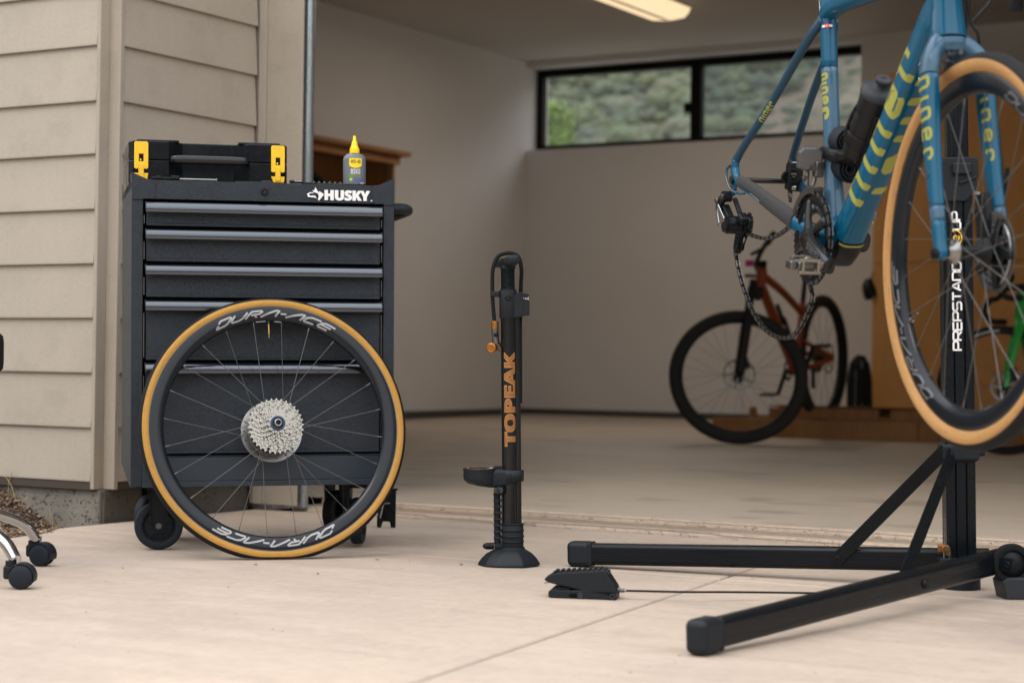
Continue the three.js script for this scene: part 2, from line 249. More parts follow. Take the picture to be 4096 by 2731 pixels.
// ================================================================ SETTING
// ground: one sheet to the horizon, then the drive of four slabs that can be told apart, mulch bed, sill, garage floor
struct('ground', new THREE.PlaneGeometry(700, 700, 1, 1).rotateX(-PI / 2).translate(0, -.03, 0), MAT.earth);
const drive = new THREE.Group(); drive.name = 'driveway'; drive.userData.kind = 'structure'; scene.add(drive);
{
  const jx = z => -1.844 + .121 * (z + 4.29), cuts = [-4.985, -4.054, -2.25, -.45, 1.35, 14], g = .0030;
  const slab = pts => { const n = pts.length, s = shapeOf(pts.map(([x, z]) => [x, -z])); return new THREE.ExtrudeGeometry(s, { depth: .09, bevelEnabled: true, bevelThickness: .007, bevelSize: .008, bevelOffset: -.008, bevelSegments: 3 }).rotateX(-PI / 2).translate(0, -.097, 0); };
  const left = z => z < -3.95 ? -3.852 - .112 * Math.min(1, (-3.95 - z) / .26) : -3.852 + Math.min(z + 3.95, 5) * .11;
  for (let k = 0; k < 5; k++) {
    const a = cuts[k] + g, b = cuts[k + 1] - g, L = k === 0 ? [[-3.925, b], [-3.925, a]] : k === 1 ? [[left(b), b], [-3.80, -3.6], [-3.845, -3.9], [-3.93, -4.05 + g]] : [[left(b), b], [left(a), a]];
    if (k === 1) L[3] = [-3.93, a];
    mesh('slab', slab([...L.slice().reverse(), [jx(b) - g, b], [jx(a) - g, a]].reverse()), MAT.drive, drive);
    mesh('slab', slab([[jx(a) + g, a], [jx(b) + g, b], [7.5, b], [7.5, a]]), MAT.drive, drive);
  }
}
// rounded, weathered lips of the sill and of the garage slab behind it
{
  const lip = (z0, z1, y0, y1, seed, jA = 0, jB = 8, x0 = -3.79, x1 = 7.2) => {
    const r = rng(seed), nz = 8, nx = 260, pos = [], idx = [], uv = [], no = tileNoise(seed);
    for (let i = 0; i <= nx; i++) for (let j = 0; j <= nz; j++) {
      const x = x0 + (x1 - x0) * i / nx, f = j / nz, wob = .0035 * (no.fbm(i / nx, .3, 24, 3) - .5);
      const e = f < .5 ? 1 - Math.sqrt(1 - (f / .5) ** 2) : 1; const z = z0 - (f < .5 ? .012 * e : .012 + (f - .5) * 2 * (z0 - z1 - .012)) + (f < .9 ? wob : 0), y = f < .5 ? y0 + (y1 - y0) * Math.sqrt(f / .5) : y1 + .0012 * no.fbm(i / nx, f, 40, 2);
      pos.push(x, y, z); uv.push(x, z);
    }
    for (let i = 0; i < nx; i++) for (let j = jA; j < jB; j++) { const a = i * (nz + 1) + j, b = a + nz + 1; idx.push(a, b, a + 1, a + 1, b, b + 1); }
    const q = new THREE.BufferGeometry(); q.setAttribute('position', new THREE.Float32BufferAttribute(pos, 3)); q.setAttribute('uv', new THREE.Float32BufferAttribute(uv, 2)); q.setIndex(idx); q.computeVertexNormals(); return q;
  };
  struct('door_sill', [lip(-4.990, -5.150, -.02, .014, 5, 5, 8)], MAT.sill); struct('door_sill_edge', [lip(-4.990, -5.150, -.02, .014, 5, 0, 5)], MAT.lipEdge);
  const yf = z => .031 + .0075 * (-5.19 - z);
  const f = new THREE.BufferGeometry();
  f.setAttribute('position', new THREE.Float32BufferAttribute([-9, yf(-5.19), -5.19, 8.1, yf(-5.19), -5.19, 8.1, yf(-13.4), -13.4, -9, yf(-13.4), -13.4], 3));
  f.setAttribute('uv', new THREE.Float32BufferAttribute([0, 0, 1, 0, 1, 1, 0, 1], 2)); f.setIndex([0, 1, 2, 0, 2, 3]); f.computeVertexNormals();
  struct('garage_floor', f, MAT.floor); struct('garage_floor_edge', lip(-5.150, -5.1895, .008, yf(-5.19) + .0005, 9), MAT.lipEdge);
}
const floorY = z => .031 + .0075 * (-5.19 - z);

// garage shell
const garage = thing('garage', 'taupe painted garage interior with wide open front behind the driveway', 'garage');
{
  const w = MAT.wall, b = MAT.base;
  mesh('side_wall', span(-7.70, -7.58, 0, 3.0, -13.35, -5.12), w, garage, 'plain left garage wall with dark base strip');
  each('side_wall', [span(8.0, 8.15, 0, 3.0, -13.35, -12.2), span(8.0, 8.15, 0, 3.0, -6.0, -5.12), span(8.0, 8.15, 2.75, 3.0, -12.2, -6.0)], w, garage);  // wide gap in this unseen right wall added to let daylight in
  const rear = part('rear_wall', garage, 'rear garage wall under the long window');
  each('knee_wall', [span(-7.58, -4.80, 0, 2.19, -13.3, -13.0), span(-4.80, 8.0, 0, 2.19, -13.3, -13.0)], w, rear);
  mesh('pier', span(-4.755, 8.0, 2.19, 2.925, -13.3, -13.0), w, rear);
  mesh('header', span(-7.58, -4.755, 2.878, 2.925, -13.3, -13.0), w, rear);
  mesh('ceiling', span(-7.70, 8.15, 2.925, 3.05, -13.35, -5.12), MAT.ceil, garage);
  each('front_wall', [span(-7.70, -3.93, 0, 3.0, -5.12, -5.0), span(7.2, 8.15, 0, 3.0, -5.12, -4.98), span(-3.93, 7.2, 2.8, 3.0, -5.12, -4.98)], w, garage);  // opening carried far right and high, out of view, to admit more daylight
  each('base_strip', [span(-7.58, -7.568, floorY(-9), floorY(-13) + .045, -12.99, -5.2), span(-7.568, 8.0, floorY(-13), floorY(-13) + .045, -12.999, -12.987)], b, garage);
  mesh('roof', span(-8.2, 8.5, 3.06, 3.2, -13.4, -4.75), MAT.dark, garage);
}
// clerestory window
{
  const t = thing('window', 'long black framed sliding window high on the rear garage wall', 'window', [-7.575, 2.19, -13.19]);
  const f = MAT.frameBlack, x1 = 2.82, y1 = .685;
  each('frame', [span(0, x1, y1 - .06, y1, -.05, .03, .004), span(0, x1, .02, .072, -.05, .03, .004), span(0, .05, .07, y1 - .06, -.05, .03, .004), span(x1 - .03, x1, .07, y1 - .06, -.05, .03, .004)], f, t);
  mesh('mullion', span(1.375, 1.465, .072, y1 - .06, -.04, .034, .004), f, t);
  mesh('latch', span(1.325, 1.376, .27, .345, -.01, .045, .006), f, t);
  mesh('pane', span(.05, 1.376, .072, y1 - .06, -.022, -.018), MAT.glass, t); mesh('pane', span(1.464, x1 - .03, .072, y1 - .06, -.022, -.018), MAT.screen, t);
  mesh('sill', span(0, x1, 0, .019, -.11, .189, .002), MAT.wall, t);
}
// the siding block in front, with notched corner trim
const block = thing('siding_wall', 'taupe lap siding corner of the house on bare concrete footing at left', 'wall');
{
  const r = rng(77), Y = [.1234, .288, .454, .621, .787, .952, 1.120, 1.2820, 1.4525, 1.617, 1.783, 1.949, 2.115, 2.281];
  // extrusion runs along +z; turn it so that it runs along x with the profile facing +z
  const lap = (y0, y1, len) => { const p = [[0, y0], [.0135, y0 + .0004], [.0138, y0 + .005], [.0020, y1 + .012], [-.004, y1 + .012], [-.004, y0]]; return prism(p.map(([d, y]) => [-d, y]), len).rotateY(PI / 2); };   // shape x -> -z => faces +z, runs +x
  for (let k = 0; k < Y.length - 1; k++) {
    const y0 = Y[k] + (r() - .5) * .0012, y1 = Y[k + 1], a = mesh('plank', mv(lap(y0, y1, 3.2), -3.9865 - 3.2, 0, -4.2488), MAT.siding, block);
    const q = lap(y0, y1, .652).rotateY(PI / 2); mesh('plank', mv(q, -3.9395, 0, -4.288), MAT.siding, block);
  }
  const c = MAT.trim, T = 2.35;
  mesh('corner_trim', [span(-3.9855, -3.9715, .1005, T, -4.262, -4.235, .002), span(-3.978, -3.9712, .1005, T, -4.2795, -4.2355, .001), span(-3.9712, -3.9262, .1005, T, -4.2825, -4.2757, .001), span(-3.9310, -3.9258, .1005, T, -4.2920, -4.2762, .001)], c, block);
  each('sheathing', [span(-7.2, -3.985, .11, 2.35, -4.99, -4.252), span(-3.985, -3.942, .11, 2.35, -4.985, -4.288)], MAT.strip, block);
  each('starter_strip', [span(-7.2, -3.984, .104, .121, -4.252, -4.241), span(-7.2, -3.984, .0985, .1215, -4.253, -4.2375), span(-3.942, -3.931, .100, .122, -4.97, -4.285)], MAT.strip, block);
  mesh('footing', span(-7.2, -3.962, -.3, .0985, -4.97, -4.2527, .004), MAT.cement, block); mesh('footing', span(-3.9615, -3.952, -.3, .0985, -4.965, -4.262, .003), MAT.cementShade, block, 'side face of the footing with the shade of the cabinet put into its darker colour');
  each('inside_trim', [span(-3.943, -3.9225, .02, T, -4.985, -4.952, .001), span(-3.9225, -3.892, .02, T, -4.978, -4.942, .002), span(-3.8918, -3.743, .02, T, -4.9555, -4.9475, .002)], c, block);
  mesh('jamb_core', span(-3.93, -3.865, .0, 2.4, -5.119, -4.979, 0), MAT.wall, block);
}
// galvanised post beside the opening
{
  const t = thing('steel_post', 'galvanised steel post standing against the taupe jamb of the garage opening', 'post', [-3.7598, .012, -5.001]);
  mesh('tube', cyl(0, 1.3, 0, .0205, 2.6, 'y', 28), MAT.galv, t);
  mesh('foot_plate', span(-.03, .03, 0, .008, -.03, .03, .002), MAT.galv, t);
  mesh('side_rail', span(-.0275, -.0205, .01, 2.6, -.012, .012, .002), MAT.galv, t);
}
// mulch bed heaped against the footing
{
  const r = rng(404), list = [], hgt = (x, z) => -.034 * (1 - ss(-4.12, -3.85, z)) + .125 * ss(-4.08, -4.44, x) * ss(-3.66, -4.16, z);
  const bed = new THREE.PlaneGeometry(3.4, 1.9, 60, 40).rotateX(-PI / 2); { const p = bed.attributes.position; for (let i = 0; i < p.count; i++) { const x = p.getX(i) - 5.56, z = p.getZ(i) - 3.3; p.setXYZ(i, x, -.012 + hgt(x, z) + .004 * r(), z); } bed.computeVertexNormals(); }
  struct('mulch_bed', bed, M([.055, .04, .028], 1));
  const pal = [[.20, .13, .085], [.12, .075, .05], [.30, .22, .15], [.075, .05, .036], [.42, .34, .25]], geos = pal.map(() => []);
  for (let k = 0; k < 3600; k++) {
    const z = -4.25 + Math.pow(r(), 1.5) * .95, edge = z < -3.95 ? -3.852 - .06 * (-3.95 - z) / .3 : -3.852 + (z + 3.95) * .12, x = edge + .012 - Math.pow(r(), 1.2) * .75;
    const l = .007 + .022 * r() * r(), w = .003 + .006 * r(), p = Math.min(4, Math.floor(r() * 4.25));
    geos[p].push(mv(new THREE.BoxGeometry(l, .0015 + .0025 * r(), w), x, hgt(x, z) + .002 + .006 * r(), z, (r() - .5) * 1.5, r() * 6.3, (r() - .5) * 1.5));
  }
  const bark = new THREE.Group(); bark.name = 'bark_mulch'; bark.userData = { kind: 'stuff', label: 'brown shredded bark mulch heaped against the concrete footing', category: 'mulch' }; scene.add(bark);
  geos.forEach((g, i) => { const m = mesh('bark_chip', g, M(pal[i], .95), bark); m.userData.kind = 'stuff'; });
  const straw = [];
  for (const [x, z, h, a] of [[-4.335, -4.24, .075, .4], [-4.30, -4.242, .08, -.5], [-4.155, -4.243, .062, .25], [-4.14, -4.243, .055, -.15], [-4.17, -4.242, .035, .5], [-4.26, -4.22, .04, 1.1], [-4.40, -4.2, .06, -.7]]) { const y = hgt(x, z); straw.push(tube([[x, y, z], [x + a * h * .4, y + h * .6, z + .006], [x + a * h, y + h, z + .012]], .0011, 8, 5)); }
  const s = mesh('dry_grass', straw, M([.55, .42, .22], .8)); s.userData = { kind: 'stuff', label: 'pale dry grass stalks sprouting in front of the concrete footing', category: 'dry grass' };
}
// unseen hills added round the viewer, darkening the horizon that glossy things mirror
{
  const no = tileNoise(55), pos = [], idx = [], na = 120, nr = 8; for (let i = 0; i <= na; i++) for (let j = 0; j <= nr; j++) { const a = -.62 + i / na * (PI + 1.24), r = 46 + j * 12, h = 1.5 + 27 * Math.sin(j / nr * PI / 2) * (.7 + .6 * no.fbm(i / na, .5, 9, 3)) + 3 * (no.fbm(i / na, j / nr, 30, 2) - .5) * (j ? 1 : 0); pos.push(Math.cos(a) * r - 2, j ? h : -1, Math.sin(a) * r); }
  for (let i = 0; i < na; i++) for (let j = 0; j < nr; j++) { const a = i * (nr + 1) + j, b = a + nr + 1; idx.push(a, a + 1, b, b, a + 1, b + 1); }
  const g = new THREE.BufferGeometry(); g.setAttribute('position', new THREE.Float32BufferAttribute(pos, 3)); g.setIndex(idx); g.computeVertexNormals(); struct('added_hills', g, M([.10, .105, .07], 1));
}
// hillside beyond the window, scrub on it, and a young tree at the left of the view
{
  const no = tileNoise(91), H = (x, z) => { const d = Math.max(0, -z - 34); return -1 + d * .52 + 10 * (no.fbm((x + 200) / 400, (z + 400) / 400, 9, 4) - .5) * Math.min(1, d / 20); };
  const g = new THREE.PlaneGeometry(300, 260, 120, 104).rotateX(-PI / 2), p = g.attributes.position; for (let i = 0; i < p.count; i++) { const x = p.getX(i) - 70, z = p.getZ(i) - 160; p.setXYZ(i, x, H(x, z), z); } g.computeVertexNormals();
  struct('hill', g, M([.15, .115, .09], 1, 0, { map: tex(512, (u, v) => srgb(mix([.95, .90, .88], [.52, .60, .46], ss(.36, .60, nA.fbm(u, v, 7, 5)))), { repeat: [9, 9] }) }));
  const r = rng(515), bush = []; for (let k = 0; k < 22; k++) { const a = r() * 6.28, b = Math.acos(2 * r() - 1), q = .55 + .4 * r(); bush.push(mv(new THREE.IcosahedronGeometry(.32 + .25 * r(), 0), q * Math.sin(b) * Math.cos(a), .55 * q * Math.abs(Math.cos(b)) + .2, q * Math.sin(b) * Math.sin(a), r() * 3, r() * 3, r() * 3)); }
  const N = 60000, im = new THREE.InstancedMesh(join(bush), M([1, 1, 1], .95), N), m4 = new THREE.Matrix4(), c = new THREE.Color();
  for (let k = 0; k < N; k++) {
    const z = -38 - r() * 105, x = z * .44 + (r() - .5) * (18 + -z * .42), den = no.fbm((x + 300) / 60, (z + 300) / 60, 5, 3); const s = (den > .5 ? .42 : .17) * (.25 + 1.3 * r() * r());
    m4.compose(V3(x, H(x, z) - .1, z), new THREE.Quaternion().setFromAxisAngle(V3(0, 1, 0), r() * 6), V3(s * (.7 + .7 * r()), s * (.5 + .8 * r()), s)); im.setMatrixAt(k, m4);
    const t = r(); im.setColorAt(k, c.setRGB(.062 + .035 * t, .076 + .03 * t + .012 * r(), .052 + .018 * r()));
  }
  im.name = 'scrub'; im.userData = { kind: 'stuff', label: 'green scrub covering the hillside seen through the window', category: 'scrub' }; scene.add(im);
  const leafy = (name, label, x, y0, z, R, hh, seed, col, nL, cl_) => {
    const q = rng(seed), t = thing(name, label, 'tree', [x, y0, z]), trunk = [loftTube([[0, 0, 0, .07, .07], [.03, hh * .45, .02, .05, .05], [-.02, hh * .85, 0, .02, .02]], { n: 12, seg: 8 })];
    for (let k = 0; k < 9; k++) { const a = q() * 6.28, y = hh * (.35 + .5 * q()); trunk.push(rod([0, y, 0], [Math.cos(a) * R * .7, y + .45 * R, Math.sin(a) * R * .7], .018, .006, 6)); }
    mesh('trunk', trunk, M([.11, .085, .06], .9), t);
    const pos = []; for (let k = 0; k < nL; k++) { const a = q() * 6.28, b = Math.acos(2 * q() - 1), f = Math.cbrt(q()) * (.75 + .35 * Math.sin(3 * a + seed) * Math.sin(2 * b)), cx = R * f * Math.sin(b) * Math.cos(a), cy = hh * .8 + R * 1.25 * f * Math.cos(b), cz = R * f * Math.sin(b) * Math.sin(a), s = .05 + .05 * q(); const e = new THREE.Euler(q() * 6, q() * 6, q() * 6), A = V3(s, 0, 0).applyEuler(e), B = V3(0, 0, s * .5).applyEuler(e), C = V3(cx, cy, cz); for (const [u, v] of [[-1, 0], [0, 1], [1, 0], [-1, 0], [1, 0], [0, -1]]) { const w = C.clone().addScaledVector(A, u).addScaledVector(B, v); pos.push(w.x, w.y, w.z); } }
    const lg = new THREE.BufferGeometry(); lg.setAttribute('position', new THREE.Float32BufferAttribute(pos, 3)); lg.computeVertexNormals();
    const cr = mesh('crown', lg, M(col, .8, 0, { transmission: .35, thickness: 0 }), t); cr.userData.kind = 'stuff'; return t;
  };
  leafy('leafy_tree', 'bright green leafy tree just outside the left end of the window', -11.2, -.03, -19.6, .42, 4.0, 3, [.20, .30, .07], 3200);
  leafy('leafy_tree', 'small light green tree below the window latch, outside behind the mullion', -11.25, -.03, -23.6, .34, 4.0, 8, [.22, .30, .07], 2000);
}

// ================================================================ TOOL CABINET
const CART = [-3.2833, 0, -3.6402], CY = .7901, CR = .0116;
const onCart = o => { o.rotation.z = CR; return o; };
{
  const t = onCart(thing('tool_cabinet', 'black rolling five drawer steel tool cabinet behind the leaning wheel', 'tool cabinet', CART, CY));
  const W = .6875, D = .46, c = MAT.cart;
  // shell: side panels with chamfered lower rear corner, back, frame round the drawers
  const sidePts = [[0, .168], [0, .955], [-D, .955], [-D, .205], [-.035, .168]];
  const side = x => prism(sidePts.map(([z, y]) => [-z, y]), .012, .001).rotateY(PI / 2).translate(x, 0, 0);
  mesh('side_panel', side(0), c, t); mesh('side_panel', side(W - .012), c, t);
  mesh('back_panel', span(.012, W - .012, .2, .955, -D, -D + .01), c, t);
  mesh('floor_panel', span(.012, W - .012, .169, .178, -D, -.012), c, t);
  const post = x0 => span(x0, x0 + .0285, .170, .9095, -.028, .0008, .0015);
  mesh('front_frame', [post(.0005), post(W - .029), span(.03, W - .03, .9115, .9605, -.02, .0008, .0015), span(.029, W - .029, .246, .2487, -.02, .0, .0008)], c, t);
  mesh('base_panel', [span(.029, W - .029, .1832, .2445, -.02, .0002, .001), span(.029, W - .029, .168, .1826, -.024, .0035, .001)], MAT.cartSmooth, t);
  const flap = (m, ang) => { const p = [[.0002, .9097], [.0002, .979], [.0012, .979], [.040, .962], [.055, .9608], [.060, .956], [.060, .918], [.054, .9118], [.0288, .9118], [.0288, .9097]]; return prism(p.map(([x, y]) => [m ? W - x - 0 : x, y]), .0025, .0006).translate(0, 0, .001); };
  const top = part('top_tray', t);
  mesh('corner_plate', flap(0), c, top); mesh('corner_plate', flap(1), c, top);
  // flared side lips that rise to a point at the front, and the tray floor
  for (const m of [0, 1]) { const X = x => m ? W - x : x, q = prism([[0, .94], [0, .9785], [-D - .02, .9875], [-D - .02, .94]].map(([z, y]) => [-z, y]), .003).rotateY(PI / 2); mesh('side_lip', mv(q, m ? W - .003 : 0, 0, 0), c, top); }
  mesh('tray_floor', [span(0, W, .949, .955, -D, -.002), span(0, W, .955, .985, -D - .02, -D - .016)], c, top);
  // lock
  const lk = part('lock', t); mesh('lock_ring', [latheZ([[.0095, 0], [.0095, .004], [.0085, .0055], [.0065, .006], [.0055, .0045], [.0, .0045]], 32).translate(.3415, .9372, .0008)], MAT.black, lk); mesh('keyhole', bx(.3427, .9380, .0056, .0032, .0014, .0012, .0004, 0, 0, .4), MAT.brass, lk);
  // badge: dog-head emblem and lettering, proud of the rail
  const badge = part('badge', t, 'white raised lettering and dog head emblem');
  const word = letters('HUSKY', .0245, { fat: .0014, sx: 1.13, depth: .0022, track: -.0008 }), sx = .122 / word.userData.width; word.scale(sx, 1, 1);
  mesh('lettering', mv(word, .4995, .9185, .0012), MAT.white, badge);
  const E = (pts) => prism(pts.map(([x, y]) => [.4530 + x * .0455, .9165 + y * .0355]), .0028, .0004).translate(0, 0, .001);
  mesh('emblem', E([[.475, 1], [.56, .86], [.64, .70], [.67, .60], [.72, .72], [1, .5], [.87, .27], [.70, 0], [.63, .10], [.69, .31], [.665, .47], [.59, .57], [.41, .63], [.305, .73], [.45, .81]]), MAT.white, badge);
  mesh('emblem', E([[0, .49], [.18, .635], [.36, .60], [.38, .54], [.21, .56], [.115, .46], [.165, .375], [.475, .375], [.57, .17], [.44, .24], [.065, .27]]), MAT.white, badge);
  mesh('registered_mark', latheZ([[0, 0], [.0022, 0], [.0022, .0012], [0, .0012]], 16).translate(.6255, .9200, .0012), MAT.white, badge);
  // drawers: panel, lower bead, rolled pull
  const rows = [[.9060, .8410], [.8370, .7490], [.7450, .6570], [.6530, .4945], [.4910, .2525]];
  for (const [y1, y0] of rows) {
    const d = part('drawer', t), x0 = .0345, x1 = W - .0345;
    mesh('drawer_front', [span(x0 + .003, x1 - .003, y0 + .006, y1 - .004, -.03, -.006, .001), span(x0 + .003, x1 - .003, y0 + .0010, y0 + .0085, -.014, .0015, .0034)], c, d);
    const hp = []; for (let k = 0; k <= 10; k++) { const a = k / 10 * PI * .5; hp.push([-(.001 + .0185 * Math.sin(a)), y1 - .0205 + .0195 * Math.cos(a)]); }
    hp.push([-.0195, y1 - .0225], [-.0188, y1 - .0285], [-.0178, y1 - .0290], [-.0178, y1 - .0215], [-.006, y1 - .012], [.004, y1 - .010], [.004, y1 - .001]);
    mesh('drawer_pull', prism(hp, x1 - x0 - .003).rotateY(PI / 2).translate(x0 + .0015, 0, 0), MAT.handle, d);
    each('pull_end', [x0 - .0002, x1 - .0018].map(x => prism(hp.map(([a, b]) => [a * 1.03, b]), .002).rotateY(PI / 2).translate(x, 0, 0)), MAT.plasticGrey, d);
    each('drawer_slide', [x0 - .003, x1 + .001].map(x => span(x, x + .002, y0 + .008, y1 - .035, -.02, -.009)), MAT.steelDull, d);
  }
  mesh('drawer_cavity', span(.0295, W - .0295, .25, .909, -.05, -.032), MAT.dark, t);
  // side handle
  mesh('side_handle', tube([[W - .005, .905, -.05], [W + .03, .905, -.05], [W + .05, .903, -.07], [W + .053, .902, -.11], [W + .053, .902, -.30], [W + .05, .902, -.35], [W + .03, .902, -.37], [W - .005, .902, -.37]], .0145, 60, 16), MAT.cart, t);
  each('side_clip', [bx(W + .001, .715, -.06, .006, .012, .012, .002), bx(W + .003, .69, -.09, .010, .010, .02, .003), bx(W + .001, .61, -.06, .006, .03, .012, .002)], MAT.black, t);
  // casters
  const caster = (x, z, turn, swivel) => {
    const g = part('caster', t); g.position.set(x, .0, z); g.rotation.y = turn; const R = .0632, w = .032;
    mesh('tyre', latheZ([[.043, -w * .5 + .003], [.044, -w / 2], [R - .006, -w / 2], [R - .0018, -w / 2 + .003], [R, -w / 2 + .010], [R, w / 2 - .010], [R - .0018, w / 2 - .003], [R - .006, w / 2], [.044, w / 2], [.043, w / 2 - .003]], 56).translate(0, R, 0), MAT.rubberGrey, g);
    const sp = [latheZ([[.0, -.006], [.0435, -.006], [.0435, .006], [0, .006]], 48), latheZ([[.034, -w / 2 + .001], [.043, -w / 2 + .001], [.043, w / 2 - .001], [.040, w / 2 - .001], [.038, .008]], 48), latheZ([[0, .0125], [.013, .0125], [.015, .008], [.015, 0]], 24)];
    for (let k = 0; k < 5; k++) { const a = k * 2 * PI / 5 + .3; sp.push(bx(Math.cos(a) * .027, Math.sin(a) * .027, .008, .026, .004, .006, .001, 0, 0, a)); }
    mesh('hub', sp.map(q => q.translate(0, R, 0)), MAT.plastic, g);
    const leg = s => prism([[-.013, .045], [-.017, .058], [-.026, .168], [.026, .168], [.017, .058], [.013, .045]].map(([a, b]) => [a, b - .0]), .0035, .0006).translate(0, 0, s > 0 ? .0185 : -.022);
    const fl = s => [-1, 1].map(m => prism([[m * .0165, .06], [m * .0255, .165], [m * .0285, .165], [m * .0195, .06]], .009, .0006).translate(0, 0, s > 0 ? .0215 : -.028));
    mesh('fork', [leg(1), leg(-1), cyl(0, R, .0205, .0165, .0036, 'z', 24), fl(1), fl(-1), span(-.03, .03, .158, .168, -.03, .03, .003), swivel ? cyl(0, .160, 0, .028, .014) : []], MAT.black, g);
    mesh('axle_bolt', [mv(new THREE.CylinderGeometry(.0085, .0085, .006, 6), 0, R, .026, PI / 2), cyl(0, R, .0295, .0052, .002, 'z', 16)], MAT.graphite, g);
  };
  caster(.078, -.085, -.08, 0); caster(.083, -.385, .72, 0); caster(.610, -.10, 1.25, 1); caster(.60, -.39, .9, 1);
}
// things on the cabinet top
{
  const t = onCart(thing('tool_case', 'black plastic tool case with two yellow latches lying on the cabinet', 'tool case', CART, CY));
  const x0 = -.0045, x1 = .410, y0 = .955, y1 = 1.069, zf = -.048, P = MAT.blackMatte;
  const plan = g => [[x0 - g, zf - .026], [x0 + .010 - g * .3, zf - .002], [x0 + .016, zf], [x0 + .102, zf], [x0 + .140, zf - .034 - g], [x1 - .140, zf - .034 - g], [x1 - .102, zf], [x1 - .016, zf], [x1 - .010 + g * .3, zf - .002], [x1 + g, zf - .026], [x1 + g, zf - .28], [x0 - g, zf - .28]];
  const slab = (g, a, b) => new THREE.ExtrudeGeometry(shapeOf(plan(g).map(([x, z]) => [x, -z])), { depth: b - a - .006, bevelEnabled: true, bevelThickness: .003, bevelSize: .003, bevelOffset: -.003, bevelSegments: 3 }).rotateX(-PI / 2).translate(0, a + .003, 0);
  mesh('lower_shell', slab(0, y0, 1.0172), P, t); 
  const lid = part('lid', t); mesh('upper_shell', [slab(0, 1.0182, y1 - .002), span(x0 + .02, x0 + .13, y1 - .004, y1 + .003, zf - .26, zf - .012, .003), span(x1 - .13, x1 - .02, y1 - .004, y1 + .003, zf - .26, zf - .012, .003)], P, lid);
  mesh('seam', span(x0 + .004, x1 - .004, 1.0166, 1.0188, zf - .277, zf - .045), MAT.dark, t);
  mesh('carry_handle', loftTube([[x0 + .110, 1.019, zf - .012, .006, .008], [x0 + .114, 1.019, zf + .006, .010, .011], [x0 + .135, 1.019, zf + .012, .010, .0115], [x1 - .135, 1.019, zf + .012, .010, .0115], [x1 - .114, 1.019, zf + .006, .010, .011], [x1 - .110, 1.019, zf - .012, .006, .008]], { n: 40, seg: 16, side: [0, 0, 1], pow: 2.6 }), MAT.blackGloss, t);
  for (const [n, x] of [['latch', x0 + .0130], ['latch', x1 - .0455]]) {
    const g = [prism([[0, .030], [0, .094], [.003, .098], [.033, .098], [.036, .094], [.036, .030], [.033, .027], [.025, .027], [.025, .016], [.036, .016], [.034, .0], [.006, 0], [.0, .016], [.011, .016], [.011, .027], [.003, .027]].map(([a, b]) => [x + a, .966 + b]), .006, .0012, [[[x + .012, 1.012], [x + .024, 1.012], [x + .024, 1.032], [x + .012, 1.032]]]).translate(0, 0, zf - .001), bx(x + .018, .988, zf + .0058, .013, .036, .003, .0012), bx(x + .0165, 1.0165, zf + .002, .004, .006, .004, .001)];
    mesh(n, g, MAT.yellow, t);
    mesh('latch_recess', span(x - .002, x + .038, .962, 1.064, zf - .004, zf - .0006), MAT.dark, t);
  }
}
{
  const t = onCart(thing('lube_bottle', 'grey dry lube bottle with yellow pointed cap on the cabinet', 'bottle', CART, CY)), cx = .5895, cz = -.056, y0 = .955;
  const prof = [[.029, 0], [.0305, .004], [.0305, .078], [.0285, .086], [.021, .0935], [.013, .096]];
  const g = lathe(prof, 48).scale(1, 1, .62).translate(cx, y0, cz); mesh('body', g, MAT.bottle, t);
  mesh('cap', [lathe([[.0125, 0], [.0125, .014], [.0112, .0155], [.0095, .018], [.0072, .030], [.0066, .0325], [.0048, .0345], [.0040, .0455], [.0030, .0475], [0, .0480]], 32).translate(cx, y0 + .0955, cz), Array.from({ length: 26 }, (_, k) => bx(cx + Math.cos(k / 26 * 2 * PI) * .0125, y0 + .1025, cz + Math.sin(k / 26 * 2 * PI) * .0125, .0008, .012, .0008, 0, 0, -k / 26 * 2 * PI))], MAT.tip, t);
  const S = (x, y, o = .0004) => { const a = x / .0305; return V3(cx + (.0305 + o) * Math.sin(a), y, cz + (.0305 + o) * .62 * Math.cos(a)); };
  const lb = part('label', t, 'yellow shield and stacked lettering');
  const flat = (g, o) => bend(g, (x, y) => S(x, y0 + y, o), .004);
  const txt = (s, size, w, x, y, mat, o, opt = {}) => { const l = letters(s, size, { depth: .0001, ...opt }); l.scale(w / l.userData.width, 1, 1); l.translate(x - w / 2, y, 0); mesh('lettering', flat(l, o), mat, lb); };
  const sh = shapeOf([[-.0170, .0815], [-.0178, .0805], [-.0178, .064], [-.0165, .0605], [-.009, .0565], [0, .0553], [.009, .0565], [.0165, .0605], [.0178, .064], [.0178, .0805], [.0170, .0815]]);
  mesh('shield', flat(new THREE.ShapeGeometry(sh), .0003), MAT.tip, lb);
  txt('WD-40', .0098, .0275, 0, .0676, MAT.ink, .0006); txt('BIKE', .0128, .0265, 0, .0392, MAT.white, .0005, { fat: .0005 }); txt('DRY LUBE', .0058, .0355, 0, .0305, MAT.green, .0005, { fat: .0002 });
  mesh('stripe', flat(new THREE.ShapeGeometry(shapeOf([[-.006, .021], [.0175, .021], [.0175, .0285], [-.006, .0285]])), .0003), MAT.purple, lb);
  mesh('dot', flat(new THREE.ShapeGeometry(shapeOf(circ(-.0125, .0245, .0045, 20))), .0003), MAT.green, lb);
}
